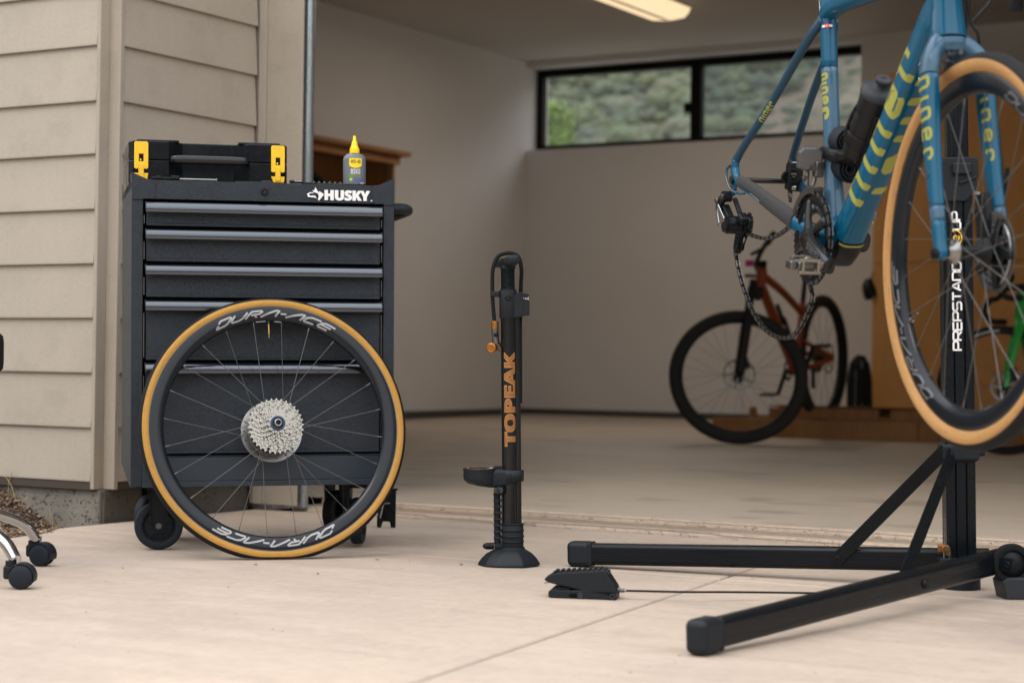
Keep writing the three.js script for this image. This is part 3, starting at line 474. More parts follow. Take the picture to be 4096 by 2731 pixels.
{
  const t = onCart(thing('folding_key', 'slim black handled tool with steel blade lying on the left cabinet edge', 'hand tool', [CART[0] + .0077, 0, CART[2] - .0078], CY));
  mesh('grip', [bx(.075, .9665, -.008, .072, .006, .008, .002), bx(.058, .968, -.008, .016, .009, .010, .003), bx(.100, .9685, -.008, .024, .011, .010, .003)], MAT.black, t);
  mesh('blade', [bx(.158, .9655, -.008, .096, .0042, .004, .0012), bx(.2065, .9655, -.008, .004, .006, .005, .001)], MAT.chrome, t);
}
{
  const t = onCart(thing('socket_rail', 'black rail of small chrome sockets in front of the lube bottle', 'sockets', [CART[0] + .0077, 0, CART[2] - .0078], CY));
  mesh('rail', [bx(.512, .9625, -.016, .150, .006, .014, .002), bx(.592, .9640, -.016, .022, .008, .014, .003)], MAT.blackGloss, t);
  for (let k = 0; k < 6; k++) mesh('socket', [cyl(.462 + k * .0142, .9665, -.014, .0034, .005, 'y', 12), cyl(.462 + k * .0142, .967, -.014, .0020, .0065, 'y', 8)], MAT.chrome, t);
  mesh('end_clip', bx(.590, .966, -.008, .012, .004, .004, .001), MAT.chrome, t);
}
{
  const t = onCart(thing('pocket_clip', 'small black clip with steel pin beside the right latch of the case', 'clip', [CART[0] + .0077, 0, CART[2] - .0078], CY));
  mesh('body', [bx(.415, .9665, -.012, .034, .008, .012, .002), loftTube([[.43, .964, -.012, .005, .003], [.46, .963, -.012, .006, .0025], [.487, .9615, -.012, .004, .001]], { n: 8, seg: 8 })], MAT.black, t); mesh('pin', bx(.420, .9675, -.005, .020, .003, .002, .0008), MAT.chrome, t);
}
{
  const t = onCart(thing('grey_bracket', 'flat grey metal bracket lying before the tool case', 'bracket', [CART[0] + .0077, 0, CART[2] - .0078], CY));
  mesh('plate', [bx(.305, .9622, -.010, .10, .003, .014, .001), bx(.337, .9645, -.010, .026, .006, .010, .0015)], MAT.plasticGrey, t);
}
// small black bracket with feet standing on the drive right behind the cabinet wheel
{
  const t = thing('steel_bracket', 'black slotted bracket standing on the concrete behind the right cabinet caster', 'bracket', [-3.180, .002, -4.655], .534);
  mesh('plate', prism([[-.028, .0], [-.018, .0], [-.012, .018], [.008, .018], [.012, 0], [.026, 0], [.026, .112], [.031, .112], [.031, .118], [-.028, .118]], .006, .001), MAT.blackMatte, t);
  mesh('lever', [bx(-.004, .072, .012, .026, .003, .01, .001, 0, 0, .15), rod([-.012, .07, .012], [-.02, .03, .014], .003)], MAT.chrome, t);
  mesh('hinge', [cyl(-.022, .06, .010, .006, .05), bx(-.024, .02, .010, .012, .035, .01, .003)], MAT.black, t);
}

// ================================================================ LEANING REAR WHEEL
const rimText = (parent, mat, R0, zAt, zs, deg0, span_, h, rot, inner = false) => {
  const keys = ['D', 'U', 'R', 'A', '-', 'A', 'C', 'E'], gap = .30, w0 = widthOf(keys, h, gap, 1), sx = span_ / w0, tot = widthOf(keys, h, gap, sx);
  const map = (x, y) => { const a = rot - (x - tot / 2 - .003) / (R0 + h / 2), r = R0 + y; return V3(r * Math.cos(a), r * Math.sin(a), zs * (zAt(r) + .0006)); };
  const map2 = zs > 0 ? map : (x, y) => { const v = map(x, y); const a = 2 * rot; return V3(v.x * Math.cos(a) + v.y * Math.sin(a), v.x * Math.sin(a) - v.y * Math.cos(a), v.z); };
  mesh('lettering', strokeText(keys, h, h * .23, map2, { gap, sx, shear: .42, step: .003 }), mat, parent);
};
const rimProfile = k => [[.3175, .0098], [.316, .0125], [.306, .0130], [.298, .0126], [.290, .0108], [.2835, .0072], [.2805, .003], [.280, 0]].map(([r, z]) => [r + k, z]);
const rimZ = (r, k = 0) => { const p = rimProfile(k); for (let i = 0; i < p.length - 1; i++) if (r <= p[i][0] && r >= p[i + 1][0]) { const f = (p[i][0] - r) / (p[i][0] - p[i + 1][0]); return p[i][1] + (p[i + 1][1] - p[i][1]) * f; } return .012; };
function gear(R, teeth, thick, tooth, hole, notch = 0) {      // sprocket outline with teeth and lightening holes
  const pts = []; for (let k = 0; k < teeth; k++) { const a = k / teeth * 2 * PI, s = 2 * PI / teeth; pts.push([a, R - tooth], [a + s * .22, R - tooth], [a + s * .42, R], [a + s * .58, R], [a + s * .78, R - tooth]); }
  const holes = [circ(0, 0, hole, 32).reverse()]; if (notch) for (let k = 0; k < notch; k++) holes.push(circ((R + hole) / 2 * Math.cos(k / notch * 2 * PI), (R + hole) / 2 * Math.sin(k / notch * 2 * PI), (R - tooth - hole) * .30, 10).reverse());
  return prism(pts.map(([a, r]) => [r * Math.cos(a), r * Math.sin(a)]), thick, .0002, holes);
}
{
  const t = thing('bicycle_wheel', 'rear bicycle wheel with tan sidewalls leaning flat-tyred against the cabinet drawers', 'bicycle wheel', [-2.9531, .3281, -3.8065]);
  t.rotation.order = 'YXZ'; t.rotation.set(-.2317, .8054, 0);
  const flatten = g => { const p = g.attributes.position, F = -.3328; for (let i = 0; i < p.count; i++) { const y = p.getY(i), x = p.getX(i), fl = F + .0035 * Math.pow(Math.abs(x) / .105, 3); if (y < fl && Math.abs(x) < .14) { const over = fl - y; p.setY(i, fl - over * .06); p.setZ(i, p.getZ(i) * (1 + over * 26)); } } g.computeVertexNormals(); return g; };
  const rc = .3270, cr = .0150, arc = (a0, a1, n) => Array.from({ length: n + 1 }, (_, i) => { const a = a0 + (a1 - a0) * i / n; return [rc + cr * Math.cos(a), cr * Math.sin(a)]; });
  const tyre = part('tyre', t);
  mesh('tread', flatten(latheZ([[rc + cr * Math.cos(-1.02) - .0004, cr * Math.sin(-1.02) * .985], ...arc(-1.02, 1.02, 14).map(([r, z]) => [r + .0007, z * 1.02]), [rc + cr * Math.cos(1.02) - .0004, cr * Math.sin(1.02) * .985]], 240)), MAT.tread, tyre);
  for (const s of [1, -1]) mesh('sidewall', flatten(latheZ(arc(s * 1.0, s * 2.45, 12), 240)), MAT.gum, tyre);
  const rim = part('rim', t);
  mesh('rim_body', latheZ([...rimProfile(0).map(([r, z]) => [r, -z]), ...rimProfile(0).reverse()], 200), MAT.carbon, rim);
  each('rim_edge', [1, -1].map(s => latheZ([[.3165, s * .0121], [.3178, s * .0128], [.3186, s * .0118]], 200)), MAT.graphite, rim);
  for (const rot of [PI / 2, -PI / 2]) for (const s of [1, -1]) rimText(rim, MAT.silverInk, .2880, rimZ, s, 0, .345, .0205, rot);
  for (let k = 0; k < 24; k++) {                              // spokes cross to the flange of their own side
    const a = (85.2 - 15 * k) * PI / 180, right = k % 2, cross = (Math.floor(k / 2) % 2 ? 1 : -1) * (right ? .62 : .95), fr = right ? .030 : .034, fz = right ? .016 : -.034;
    const A = [.2815 * Math.cos(a), .2815 * Math.sin(a), right ? .0015 : -.0015], B = [fr * Math.cos(a + cross), fr * Math.sin(a + cross), fz], L = (f) => A.map((v, i) => v + (B[i] - v) * f);
    mesh('spoke', [rod(A, B, .00085, .00085, 6), rod(A, L(.05), .0019, .0016, 8)], MAT.spoke, t);
  }
  mesh('valve', [rod([-.010, .281, 0], [-.0095, .247, 0], .0026, .0026, 10), rod([-.0095, .247, 0], [-.0094, .236, 0], .0016, .0012, 8)], MAT.brass, t); mesh('valve_nut', [cyl(-.010, .2775, 0, .0075, .006, 'y', 14, .0052)], MAT.black, t);
  each('rim_label', [bx(-.031, .2776, .004, .026, .0016, .005, .0004, 0, 0, .11), bx(.013, .2782, .004, .018, .0016, .005, .0004, 0, 0, -.045)], MAT.silverInk, rim);
  const hub = part('hub', t);
  mesh('hub_shell', latheZ([[.0, -.066], [.010, -.066], [.012, -.046], [.036, -.036], [.036, -.032], [.018, -.026], [.0155, .005], [.033, .014], [.033, .018], [.018, .02], [.017, .024]], 40), MAT.black, hub);
  mesh('end_cap', latheZ([[.0062, .052], [.0062, .071], [.0072, .0718], [.0098, .0715], [.0105, .068], [.0105, .058]], 32), MAT.steel, hub);
  const cas = part('cassette', t), T = [11, 12, 13, 14, 16, 18, 20, 23, 26, 30, 34], rr = rng(9);
  T.forEach((n, i) => { const R = n * .0127 / (2 * PI) + .0035, z = .0575 - i * .00345, big = n > 20; const g = mv(gear(R, n, .0017, .0052, n > 22 ? R - .018 : .0165, n > 17 ? Math.round(n * .5) : 0), 0, 0, z, 0, 0, rr()); mesh('sprocket', g, MAT.nickel, cas); });
  mesh('spacer', T.map((n, i) => { const R = n * .0127 / (2 * PI) - .0050, z = .0575 - i * .00345; return latheZ([[.0165, z - .0001], [R, z - .0001], [R, z - .0018], [.0165, z - .0018]], 48); }).slice(0, 10), MAT.graphite, cas);
  mesh('carrier', [0, 1, 2, 3, 4].map(k => { const a = k * 2 * PI / 5 + .5; return prism([[.017, -.006], [.058, -.003], [.058, .003], [.017, .006]], .010, .0004).rotateZ(a).translate(0, 0, .0120); }), MAT.steelDull, cas);
  mesh('lockring', [latheZ([[.0118, .0585], [.0125, .0625], [.0180, .0625], [.0192, .0610], [.0192, .0585]], 40), Array.from({ length: 12 }, (_, k) => bx(Math.cos(k / 12 * 2 * PI) * .0118, Math.sin(k / 12 * 2 * PI) * .0118, .0608, .0018, .0022, .004, .0003, 0, 0, k / 12 * 2 * PI))], MAT.anod, cas);
  const rotor = part('brake_rotor', t), hs = []; for (let k = 0; k < 18; k++) hs.push(circ(.0705 * Math.cos(k / 18 * 2 * PI), .0705 * Math.sin(k / 18 * 2 * PI), .0023, 8).reverse());
  const ro = []; for (let k = 0; k < 180; k++) { const a = k / 180 * 2 * PI, n = k % 30 < 2 ? .0016 : 0; ro.push([(.0795 - n) * Math.cos(a), (.0795 - n) * Math.sin(a)]); }
  mesh('braking_ring', prism(ro, .0018, .0002, [circ(0, 0, .0625, 60).reverse(), ...hs]).translate(0, 0, -.0525), MAT.steel, rotor);
  mesh('rotor_fins', latheZ([[.040, -.050], [.060, -.0475], [.0628, -.0505], [.0628, -.0525], [.040, -.053]], 60), MAT.steelDull, rotor);
}

// ================================================================ FLOOR PUMP
{
  const t = thing('floor_pump', 'black track pump with copper lettering standing on the concrete', 'floor pump', [-2.365, .0018, -3.9982], .5339); t.rotation.order = 'YXZ'; t.rotation.z = .0225;
  const bx0 = .0045, tr = .0187, P = MAT.plastic, K = MAT.blackMatte;
  // foot: splayed plate rising to the barrel
  const foot = [[-.076, .004], [-.058, .048], [-.028, .066], [.036, .066], [.070, .030], [.078, .012], [.068, -.02], [.060, -.066], [-.030, -.066], [-.064, -.040]];
  const rows = [[1, 0], [1, .003], [.985, .006], [.90, .016], [.74, .0285], [.62, .0345], [.56, .037], [.50, .0395]], pos = [], idx = [], sm = []; for (let i = 0; i < foot.length; i++) { const c = new THREE.CatmullRomCurve3(foot.map(([x, z]) => V3(x, 0, z)), true, 'catmullrom', .10); if (!i) for (let k = 0; k < 60; k++) sm.push(c.getPoint(k / 60)); }
  rows.forEach(([s, y], i) => sm.forEach(p => { const rr = Math.hypot(p.x - bx0, p.z), f = s + (1 - s) * (i > 4 ? (.072 / rr - 1) * .5 : 0); pos.push(bx0 + (p.x - bx0) * f, y, p.z * f); }));
  for (let i = 0; i < rows.length - 1; i++) for (let k = 0; k < 60; k++) { const a = i * 60 + k, b = i * 60 + (k + 1) % 60, c = a + 60, d = b + 60; idx.push(a, c, b, b, c, d); }
  const fg = new THREE.BufferGeometry(); fg.setAttribute('position', new THREE.Float32BufferAttribute(pos, 3)); fg.setIndex(idx); fg.computeVertexNormals();
  mesh('foot', [fg, cyl(bx0, .038, 0, .0365, .004)], P, t);
  mesh('barrel', cyl(bx0, .37, 0, tr, .62, 'y', 48), MAT.blackGloss, t);
  mesh('side_rail', [loftTube([[.0245, .09, -.004, .010, .0085], [.0245, .66, -.004, .010, .0085]], { n: 1, seg: 20, side: [0, 0, 1], pow: 3 }), loftTube([[.0312, .09, .001, .0026, .0026], [.0312, .66, .001, .0026, .0026]], { n: 1, seg: 10 })], MAT.blackGloss, t);
  // lower collar with ribs, ladder with second tube
  const ov = (y, h, ex) => loftTube([[.0105, y, -.001, .0225 + ex, .0275 + ex], [.0105, y + h, -.001, .0225 + ex, .0275 + ex]], { n: 1, seg: 32, side: [0, 0, 1], pow: 2.5 });
  mesh('lower_collar', [ov(.036, .066, 0), ov(.099, .0032, .0018), ov(.083, .0042, .0018), ov(.068, .0042, .0018), ov(.055, .0042, .0012), ov(.036, .007, .003)], P, t);
  mesh('ladder', [cyl(-.0268, .115, 0, .0085, .125, 'y', 20), span(-.0165, -.0120, .05, .178, -.0085, .0125, .001), span(-.0345, -.013, .04, .052, -.012, .012, .003), Array.from({ length: 8 }, (_, k) => bx(-.0255, .0665 + k * .0155, .001, .0215, .0052, .0245, .0016))], P, t);
  mesh('bleed_knob', [cyl(-.041, .0468, .004, .0085, .012, 'x', 20), mv(new THREE.SphereGeometry(.0085, 20, 12).scale(1.5, 1, 1), -.051, .0468, .004)], MAT.black, t);
  // gauge: drum with tapered belly, bracket round the barrel, dial under a bezel
  const gg = part('gauge', t), gx = -.0700, gy = .2035;
  const drum = lathe([[0, -.003], [.030, 0], [.0385, .008], [.0400, .014], [.0400, .031], [.0412, .032], [.0412, .0362], [.0385, .0372], [.036, .0355]], 56); { const p = drum.attributes.position; for (let i = 0; i < p.count; i++) if (p.getY(i) < .012) p.setY(i, p.getY(i) - .012 * cl((p.getX(i) + .03) / .065)); drum.computeVertexNormals(); }
  mesh('gauge_body', [mv(drum, gx, gy, .006), loftTube([[gx + .020, .214, .005, .022, .022], [-.022, .215, .004, .020, .0235], [.004, .217, 0, .0225, .0185], [.030, .219, 0, .0205, .014]], { n: 16, seg: 24, side: [0, 0, 1], pow: 4 }), ov(.2075, .0265, .0025), bx(-.024, .24, -.012, .018, .009, .012, .002)], P, gg);
  mesh('dial', [cyl(gx, gy + .0358, .006, .0362, .0008, 'y', 48)], MAT.dark, gg);
  mesh('dial_marks', Array.from({ length: 30 }, (_, k) => { const a = -2.4 + k * .125 - .4; return bx(gx + Math.cos(a) * .030, gy + .0366, .006 + Math.sin(a) * .030, .005, .0008, .0014, 0, 0, -a); }), MAT.white, gg);
  mesh('pointer', [bx(gx - .022, gy + .0378, -.004, .005, .004, .009, .001, 0, .5), latheZ([[.0262, 0], [.0280, 0], [.0280, .0008], [.0262, .0008]], 48).rotateX(-PI / 2).translate(gx, gy + .0364, .006)], MAT.orangeMetal, gg);
  mesh('gauge_screw', [latheZ([[0, .0315], [.0075, .0315], [.0088, .030], [.0088, .018]], 28).translate(-.0235, .1855, -.004), latheZ([[.0098, .018], [.0105, .024], [.0118, .024], [.0118, .018]], 28).translate(-.0235, .1855, -.004)], MAT.plasticGrey, gg); mesh('screw_slot', bx(-.0235, .1855, .0275, .0017, .0135, .0007, 0, 0, 0, .3), MAT.dark, gg);
  // top clamp with dial block
  mesh('upper_clamp', [loftTube([[.0045, .6115, 0, .0215, .0218], [.0045, .6805, 0, .0215, .0218]], { n: 1, seg: 32, pow: 2.3 }), prism([[.018, .6115], [.041, .6155], [.041, .675], [.026, .675], [.018, .664]], .030, .002).translate(0, 0, -.013), cyl(.0045, .6825, 0, .0188, .004, 'y', 40)], P, t);
  mesh('dial_switch', prism([[.0418, .6160], [.0575, .6185], [.0575, .667], [.0555, .671], [.0418, .673]], .028, .002).translate(0, 0, -.012), P, t);
  const two = letters('2', .0058, { depth: .0003 }); mesh('dial_print', [mv(two, .0527, .6570, .0162, 0, 0, PI / 2), bx(.0435, .6605, .0163, .0025, .0012, .0004, 0), ...[0, 1, 2, 3].map(k => bx(.0553, .6565 + k * .0022, .0162, .0012, .0015, .0004, 0))], MAT.white, t);
  mesh('clamp_screw', [latheZ([[.0034, .0225], [.005, .0235], [.0078, .0225], [.0085, .019]], 24).translate(.0048, .6615, 0), latheZ([[0, .021], [.0034, .021]], 12).translate(.0048, .6615, 0)], MAT.black, t);
  mesh('piston_rod', cyl(bx0, .71, 0, .0172, .06, 'y', 40), MAT.blackMatte, t);
  mesh('handle', [loftTube([[-.019, .7505, -.108, .0155, .0075], [-.012, .7515, -.06, .0165, .0105], [.0015, .7505, -.015, .017, .0115], [.0065, .7500, .0, .018, .0125], [.011, .7500, .015, .017, .0115], [.0155, .7515, .06, .0165, .0112], [.0185, .7520, .104, .0160, .0115]].map(k => [k[0], k[1], k[2], k[3], k[4]]), { n: 40, seg: 24, side: [1, 0, 0], pow: 3 }), cyl(bx0, .739, 0, .0195, .010, 'y', 40)], MAT.plastic, t);
  mesh('hose', tube([[.0328, .40, -.010], [.0340, .56, -.014], [.0350, .64, -.016], [.0372, .695, -.010], [.0385, .735, -.004], [.0300, .7655, .0], [.0060, .7735, .002], [-.0190, .7650, .003], [-.0320, .735, .004], [-.0343, .69, .004], [-.0335, .655, .004], [-.0300, .604, .004]], .0050, 110, 14), MAT.rubber, t);
  mesh('hose_clip', [span(-.0395, -.016, .6645, .6785, -.004, .012, .003)], MAT.plastic, t);
  const hd = part('pump_head', t, 'copper coloured valve head');
  mesh('head_collar', lathe([[.0075, 0], [.0092, .001], [.0094, .010], [.0088, .0108], [.0094, .0116], [.0094, .0185], [.0086, .0198], [.006, .020]], 28).translate(-.0288, .5845, .004), MAT.orangeMetal, hd);
  mesh('head_body', [rod([-.0288, .586, .004], [-.0265, .548, .004], .0088, .0085, 24), rod([-.0255, .550, .002], [-.0120, .532, -.004], .0085, .007, 20)], MAT.steelDull, hd);
  mesh('bleed_button', latheZ([[0, .007], [.0035, .0068], [.0055, .0055], [.0058, 0]], 24).translate(-.0262, .5705, .0085), MAT.black, hd);
  mesh('head_knob', mv(latheZ([[0, .0105], [.0075, .0105], [.0080, .0118], [.0105, .0118], [.0126, .0100], [.0130, .006], [.0130, -.004], [.011, -.007], [0, -.007]], 36), -.0352, .5385, .008, .08, -.35, 0), MAT.orangeMetal, hd);
  // copper lettering that runs up the barrel
  const tx = letters('TOPEAK', .0272, { fat: .0012, sx: 1.62, track: -.0012 }); tx.scale(.2345 / tx.userData.width, 1, 1); const hh = .0262;
  mesh('lettering', bend(tx, (x, y, z) => { const a = (.5 - y / (hh * 1.0)) * hh / tr; const A = a + .27; return V3(bx0 + (tr + .0005) * Math.sin(A), .2935 + x, (tr + .0005) * Math.cos(A)); }, .0045), MAT.orange, t);
}

// ================================================================ REPAIR STAND
const POLE = [-1.2845, 0, -4.2159];
{
  const t = thing('repair_stand', 'black two legged bicycle repair stand with white lettering on its mast', 'repair stand', POLE, .47); t.rotation.order = 'YXZ'; t.rotation.z = .0225;
  const K = MAT.blackMatte, mast = part('mast', t);
  // world offsets (from the mast foot) into the frame of this stand
  const inv = new THREE.Matrix4().makeRotationFromEuler(new THREE.Euler(0, .47, .0225, 'YXZ')).invert(), loc = (x, y, z) => V3(x, y, z).applyMatrix4(inv).toArray();
  const prof = []; { const w = .0335, g = .0022; const sideP = [[-w + .006, w], [-.012 - g, w], [-.012, w - .003], [-.012 + g, w], [.012 - g, w], [.012, w - .003], [.012 + g, w], [w - .006, w], [w - .0018, w - .0018]]; for (let k = 0; k < 4; k++) { const c = Math.cos(-k * PI / 2), s = Math.sin(-k * PI / 2); sideP.forEach(([a, b]) => prof.push([a * c - b * s, a * s + b * c])); } }
  mesh('lower_tube', prism(prof, .93).rotateX(-PI / 2).translate(-.006, .055, 0), K, mast);
  mesh('upper_tube', span(-.026, .022, .95, 1.62, -.024, .024, .007), K, mast);
  mesh('foot_sleeve', [cyl(-.002, .032, 0, .0425, .064, 'y', 40), span(-.058, .04, .064, .074, -.045, .045, .004)], MAT.plastic, mast);
  mesh('slider', [prism([[-.038, .985], [.036, .985], [.040, .978], [.040, .940], [.037, .937], [.037, .915], [.012, .884], [-.030, .884], [-.040, .895], [-.042, .975]], .076, .003).translate(0, 0, -.036), bx(.002, .958, .044, .044, .026, .014, .004), bx(.016, .932, .043, .042, .006, .006, .002, 0, 0, .35), bx(-.04, .955, .02, .012, .05, .04, .004)], MAT.plastic, mast);
  const letterS = part('lettering', mast, 'white lettering running up the mast'), LH = .0228, z = .0341, L0 = -.0105;
  const up = (x, y) => V3(L0 + LH / 2 - y, .5465 + x, z), keys = ['P', 'R2', 'E2', 'P', 'S', 'T', 'A2', 'N', 'D2'], gap = .17, w0 = widthOf(keys, LH, gap, 1);
  mesh('white_print', [strokeText(keys, LH, .0044, up, { gap, sx: 1.18 }), strokeText(['U2', 'P'], LH, .0044, (x, y) => V3(L0 + LH / 2 - y, .8205 + x, z), { gap, sx: 1.12 })], MAT.white, letterS);
  const ring = []; for (let k = 0; k <= 24; k++) { const a = -.55 + k / 24 * 4.6; ring.push([.0145 * Math.cos(a), .0145 * Math.sin(a)]); }
  mesh('yellow_print', [tube(ring.map(([x, y]) => [L0 + y * .95 - .002, .8015 + x * 1.15, z]), .0020, 40, 6), strokeText(['e'], .0155, .0040, (x, y) => V3(L0 + .0078 - y, .7965 + x, z), {})], MAT.yellow, letterS);
  // collar, hinge hardware, legs, struts
  mesh('collar', [bx(-.006, .313, 0, .084, .040, .084, .008), bx(-.006, .296, 0, .074, .012, .074, .006), bx(.043, .318, -.01, .026, .030, .03, .006)], MAT.plastic, t);
  mesh('locking_tab', [mv(latheZ([[.0052, .004], [.0085, .005], [.0098, 0], [.0098, -.010]], 24), -.0435, .0955, .040), bx(-.0525, .0965, .033, .016, .020, .012, .005), bx(-.038, .088, .035, .012, .018, .01, .003)], M([.26, .115, .03], .35, .6), t);
  mesh('pin', [cyl(-.0435, .0955, .045, .005, .006, 'z', 16), rod([-.0475, .07, .04], [-.0475, .088, .04], .0022), Array.from({ length: 6 }, (_, k) => cyl(-.035, .068 + k * .0035, .041, .0036, .0014, 'y', 10))], MAT.steel, t);
  const legOf = (A, B, cap, label) => {                       // A = outer end centre, B = inner end centre (stand frame)
    const g = part('leg', t, label), d = V3(...B).sub(V3(...A)), L = d.length();
    const X = d.clone().normalize(), Y = V3(0, 1, 0).addScaledVector(X, -X.y).normalize(), Z = X.clone().cross(Y); const m = new THREE.Matrix4().makeBasis(X, Y, Z).setPosition(...A); const put = gg => { const c = gg.clone(); c.applyMatrix4(m); return c; };
    mesh('leg_tube', put(bx(L / 2 + .01, 0, 0, L + .02, .0535, .037, .0125)), K, g);
    mesh('end_cap', [put(bx(.0, 0, 0, .064, .0625, .0455, .014)), put(bx(.028, 0, 0, .013, .0605, .0440, .012))], MAT.plastic, g);
    return { put, L, g };
  };
  const far = legOf(loc(-.921, .0325, .1345), loc(.0, .066, .0), 0, 'leg that reaches left behind the pedal');
  const near = legOf(loc(-.0790, .0335, 1.238), loc(.1055, .0775, .082), 0, 'leg that reaches toward the viewer');
  each('pivot_bolt', [near.put(latheZ([[.0045, .016], [.0055, .024], [.0105, .0235], [.0130, .016], [.0155, .002]], 28).translate(near.L - .002, .003, .0175)), near.put(latheZ([[.003, .004], [.006, .0065], [.0092, .0045], [.0100, 0]], 24).translate(near.L - .385, -.003, .0185)), cyl(.045, .080, 0, .013, .03, 'x', 24)], MAT.black, t);
  each('bolt_socket', [near.put(latheZ([[0, .0235], [.0038, .0238], [.0046, .0245]], 6).translate(near.L - .002, .003, .0175)), near.put(latheZ([[0, .005], [.0028, .0055]], 6).translate(near.L - .385, -.003, .0185))], MAT.graphite, t);
  const strut = (a, b, w, th, rot) => { const A = V3(...a), B = V3(...b), d = B.clone().sub(A), L = d.length(), X = d.normalize(), Z0 = V3(...rot), Z = Z0.addScaledVector(X, -Z0.dot(X)).normalize(), Y = Z.clone().cross(X), m = new THREE.Matrix4().makeBasis(X, Y, Z).setPosition(A); const g = prism([[-.012, -w / 2 + .004], [-.009, -w / 2], [L + .009, -w / 2], [L + .012, -w / 2 + .004], [L + .012, w / 2 - .004], [L + .009, w / 2], [-.009, w / 2], [-.012, w / 2 - .004]], th, .0008).translate(0, 0, -th / 2); g.applyMatrix4(m); const bolt = [latheZ([[0, th / 2 + .0012], [.0035, th / 2 + .0012], [.0042, th / 2 + .0022], [.0062, th / 2 + .0018], [.0068, th / 2]], 20)].map(q => { q.applyMatrix4(m); return q; }), bolt2 = latheZ([[0, th / 2 + .0012], [.0035, th / 2 + .0012], [.0042, th / 2 + .0022], [.0062, th / 2 + .0018], [.0068, th / 2]], 20).translate(L, 0, 0); bolt2.applyMatrix4(m); return [g, bolt, bolt2]; };
  const s1 = strut(ctr(far.put(V3box(.647, .0, .0225))), loc(-.035, .312, .045), .031, .004, loc(.3, 0, 1));
  mesh('strut', s1, K, t);
  const s2 = strut(ctr(near.put(V3box(near.L - .40, .012, -.021))), loc(-.012, .309, .052), .030, .004, loc(.75, 0, .65));
  mesh('strut', s2, K, t);
  // transport wheels and rear foot
  const wl = (x, z) => { const g = part('transport_wheel', t), m = loc(x, .0775, z); mesh('tyre', mv(latheZ([[.030, -.010], [.040, -.012], [.0435, -.008], [.0445, 0], [.0435, .008], [.040, .012], [.030, .010]], 48), ...m, 0, .12, 0), MAT.rubber, g); mesh('rim', mv(latheZ([[0, .013], [.012, .013], [.014, .009], [.030, .007], [.030, -.007], [0, -.009]], 40), ...m, 0, .12, 0), MAT.black, g); };
  wl(.1457, .1205); wl(.200, .045);
  mesh('wheel_bracket', [strut(loc(.105, .082, .138), loc(.1457, .0775, .148), .030, .008, loc(.3, 0, 1))], K, t);
  mesh('rear_foot', mv(prism([[-.036, 0], [.085, 0], [.090, .040], [.078, .049], [-.034, .049], [-.044, .040]], .080, .005), ...loc(.128, .0, .055), 0, .1, 0), MAT.plasticGrey, t);
  // clamp arm that carries the bicycle by its seat post
  const a0 = loc(-.012, 1.52, 0), a1 = loc(-.150, 1.555, .49);
  mesh('clamp_arm', [rod(a0, a1, .0185, .0185, 24), bx(-.002, 1.52, 0, .075, .085, .08, .01)], K, t);
  mesh('clamp_jaw', [mv(bx(0, 0, 0, .05, .10, .035, .008), a1[0] - .0, a1[1], a1[2], 0, .2), mv(bx(0, 0, 0, .05, .10, .02, .006), a1[0] - .01, a1[1], a1[2] + .05, 0, .2), rod(a1, [a1[0] - .01, a1[1], a1[2] + .06], .008)], MAT.plastic, t);
}
function V3box(x, y, z) { return new THREE.BoxGeometry(.0001, .0001, .0001).translate(x, y, z); }
function ctr(g) { g.computeBoundingBox(); return g.boundingBox.getCenter(V3(0, 0, 0)).toArray(); }

